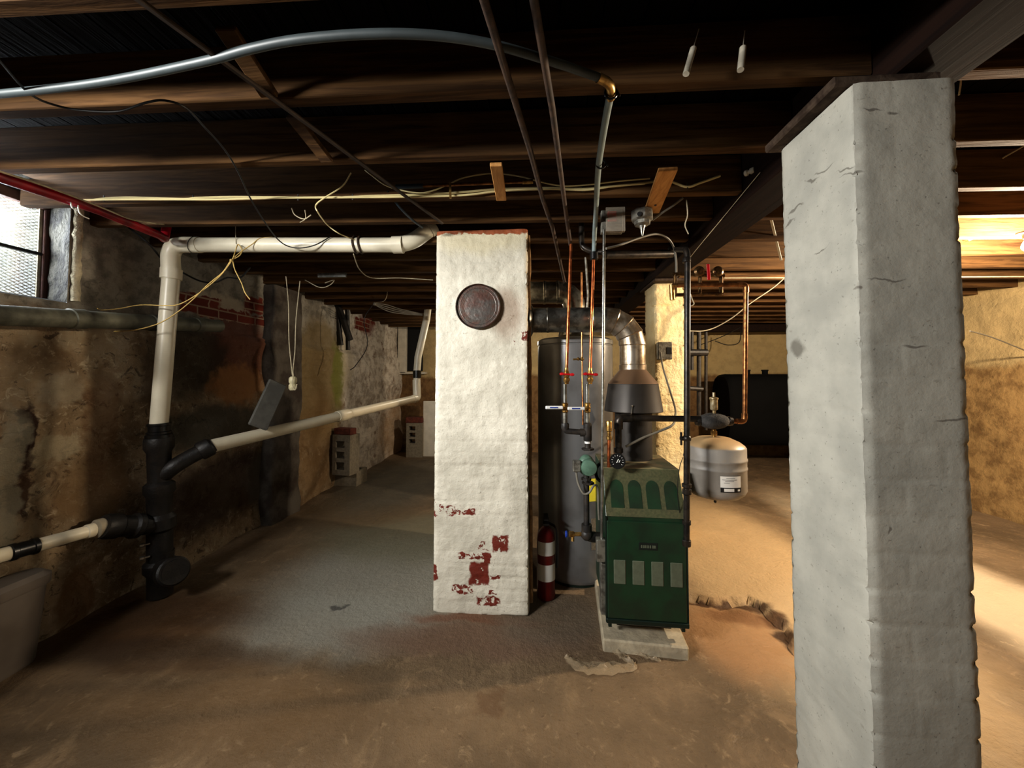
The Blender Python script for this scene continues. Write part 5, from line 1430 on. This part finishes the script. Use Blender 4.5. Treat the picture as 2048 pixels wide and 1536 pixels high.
# oil tank
tk = at(1455, 900, D=6.6)
t = thing('oil_tank', 'big black oval oil tank lying in the dark against the back wall', 'oil tank', V((tk.x + .8, tk.y, 0)))
zb_, zt_ = at(1500, 893, D=6.3).z, at(1500, 748, D=6.3).z
xa = at(1455, 820, D=6.3).x; yc = at(1500, 820, D=6.5).y
mb = MB(); vs = []; fs = []; ww = .34; hh_ = (zt_ - zb_) / 2; zc_ = (zt_ + zb_) / 2; n_ = 40
def sup(a_, kx): return V((0, ww * kx * (1 if cos(a_) >= 0 else -1) * abs(cos(a_)) ** .6, hh_ * kx * (1 if sin(a_) >= 0 else -1) * abs(sin(a_)) ** .75))
rings = [(xa + .05, .80), (xa + .01, .9), (xa, .93), (xa + .03, .98), (xa + .08, 1), (xa + 1.7, 1), (xa + 1.75, .95)]
for (x, k_) in rings:
    for j in range(n_): vs.append(V((x, yc, zc_)) + sup(2 * pi * j / n_, k_))
for i in range(len(rings) - 1):
    for j in range(n_): j2 = (j + 1) % n_; fs.append((i * n_ + j, i * n_ + j2, (i + 1) * n_ + j2, (i + 1) * n_ + j))
fs.append(tuple(range(n_))[::-1]); fs.append(tuple((len(rings) - 1) * n_ + j for j in range(n_)))
mb.add(vs, fs); mb.build('shell', M['oil'], t)
for x in (xa + .2, xa + 1.5):
    for dy in (-.2, .2): mb = MB(); mb.tube([V((x, yc + dy, -.01)), V((x, yc + dy, zb_ + .12))], .025, 8); mb.build('leg', M['oil'], t)
for (x, r) in ((1510, .03), (1543, .045)):
    p = at(x, 748, D=6.3); mb = MB(); mb.lathe([(r, -.03), (r, .05), (r * 1.2, .052), (r * 1.2, .075)], V((p.x, yc, zt_)), n=12); mb.build('filler_cap', M['oil'], t)
# pipes at the back wall behind the gas pipe
t = thing('old_gas_meter_piping', 'dark vertical pipes and meter bracket on the back wall behind the gas pipe', 'piping', at(1400, 850, D=5.0))
for (x, r, y1_) in ((1384, .022, 740), (1398, .028, 850), (1412, .02, 860)):
    mb = MB(); mb.tube([at(x, 664, D=5.0), at(x, y1_, D=5.0)], r, 10); mb.build('pipe', M['iron'], t)
mb = MB(); mb.tube([at(1378, 705, D=4.95), at(1414, 705, D=4.95)], .045, 10); mb.tube([at(1376, 776, D=4.95), at(1405, 778, D=4.95)], .03, 10); mb.build('meter_body', M['iron'], t)
mb = MB(); mb.tube(smooth_path(pts([(1400, 690, 6.2), (1440, 675, 6.2), (1470, 660, 6.2), (1480, 655, 6.2)]), 4), .007, 6); mb.tube(smooth_path(pts([(1430, 682, 6.2), (1455, 690, 6.2), (1478, 685, 6.2), (1482, 660, 6.2)]), 4), .007, 6)
one('hanging_cable', mb, M['blackcable'], 'dark looped cable in front of the far plaster wall', 'cable')
# header beam low at the back
mb = MB(); a_ = at(1380, 652, D=6.9); mb.box((GX1 + .02, a_.y - .1, 2.33), (XR - .05, a_.y + .02, 2.462), bev=.01)
one('header_beam', mb, M['girder'], 'dark low header under the joists just before the back wall', 'beam')

# crumpled plastic film on floor
def film(poly, h, lab, grp=None):
    # ribbon through floor points with ridges
    mb = MB(); vs = []; fs = []; n = len(poly)
    P = smooth_path([fz(x, y) for x, y, w in poly], 5); W_ = []
    for i in range(n - 1):
        for k in range(5): W_.append(poly[i][2] + (poly[i + 1][2] - poly[i][2]) * k / 5)
    W_.append(poly[-1][2])
    m = 6
    for i, p in enumerate(P):
        d = (P[min(i + 1, len(P) - 1)] - P[max(i - 1, 0)]).normalized(); s_ = V((-d.y, d.x, 0))
        for j in range(m + 1):
            u = j / m - .5; q = p + s_ * u * W_[i] * (1 + .4 * noise.noise(V((i * .6, j * .3, 2))))
            q.z = floor_z(q.x, q.y) + .006 + abs(noise.noise(V((i * .55, j * .8, 5)))) * h * (1 - abs(u) * 1.2)
            vs.append(q)
    for i in range(len(P) - 1):
        for j in range(m): k = i * (m + 1) + j; fs.append((k, k + 1, k + m + 2, k + m + 1))
    mb.add(vs, fs); o = one('plastic_film', mb, M['film'], lab, 'plastic sheet', ang=70); return o
film([(1130, 1318, .02), (1150, 1332, .07), (1185, 1342, .09), (1225, 1340, .08), (1262, 1338, .05), (1272, 1334, .02)], .05, 'crumpled clear plastic film lying on the floor left of the slab')
film([(1215, 1290, .02), (1232, 1304, .05), (1250, 1320, .05), (1268, 1332, .03)], .04, 'twisted strip of plastic film against the slab front edge')
film([(1250, 1296, .02), (1275, 1308, .04), (1300, 1320, .03), (1322, 1326, .01)], .03, 'thin plastic scrap lying in front of the slab middle')
# ------------------------------------------------------------------ lights
def light(kind, name, loc, e, col, size=.1, sy=None, target=None, spread=None, **k):
    d = bpy.data.lights.new(name, kind); o = bpy.data.objects.new(name, d); COL.objects.link(o); o.location = loc; d.energy = e; d.color = col
    if kind == 'AREA':
        d.size = size
        if sy: d.shape = 'RECTANGLE'; d.size_y = sy
        if spread: d.spread = radians(spread)
    elif kind in ('POINT', 'SPOT'): d.shadow_soft_size = size
    if target is not None: o.rotation_euler = (V(target) - V(loc)).to_track_quat('-Z', 'Y').to_euler()
    for a, b in k.items(): setattr(d, a, b)
    return o
bulbp = bulb0
light('POINT', 'bulb_light', bulbp + V((0, 0, -.11)), 480, (1, .82, .60), .04)
# added light for an assumed left-wall window, not modelled, behind the camera's left shoulder
light('AREA', 'assumed_side_light', (-2.55, -.35, 2.34), 72, (1, .985, .95), .9, .22, (.05, 2.4, 1.42), 104)
light('AREA', 'window_daylight', (-3.5, 1.75, 2.5), 230, (.88, .94, 1), .9, .6, (-1.5, 1.9, 1.9))
light('POINT', 'added_far_light', (-.8, 5.7, 2.1), 34, (1, .9, .72), .08)  # unseen point light added behind the chimney to brighten the far left
scn.view_settings.view_transform = 'Standard'
scn.view_settings.look = 'None'
scn.view_settings.exposure = 0

scn.view_settings.gamma = .88
scn.view_settings.exposure = .08
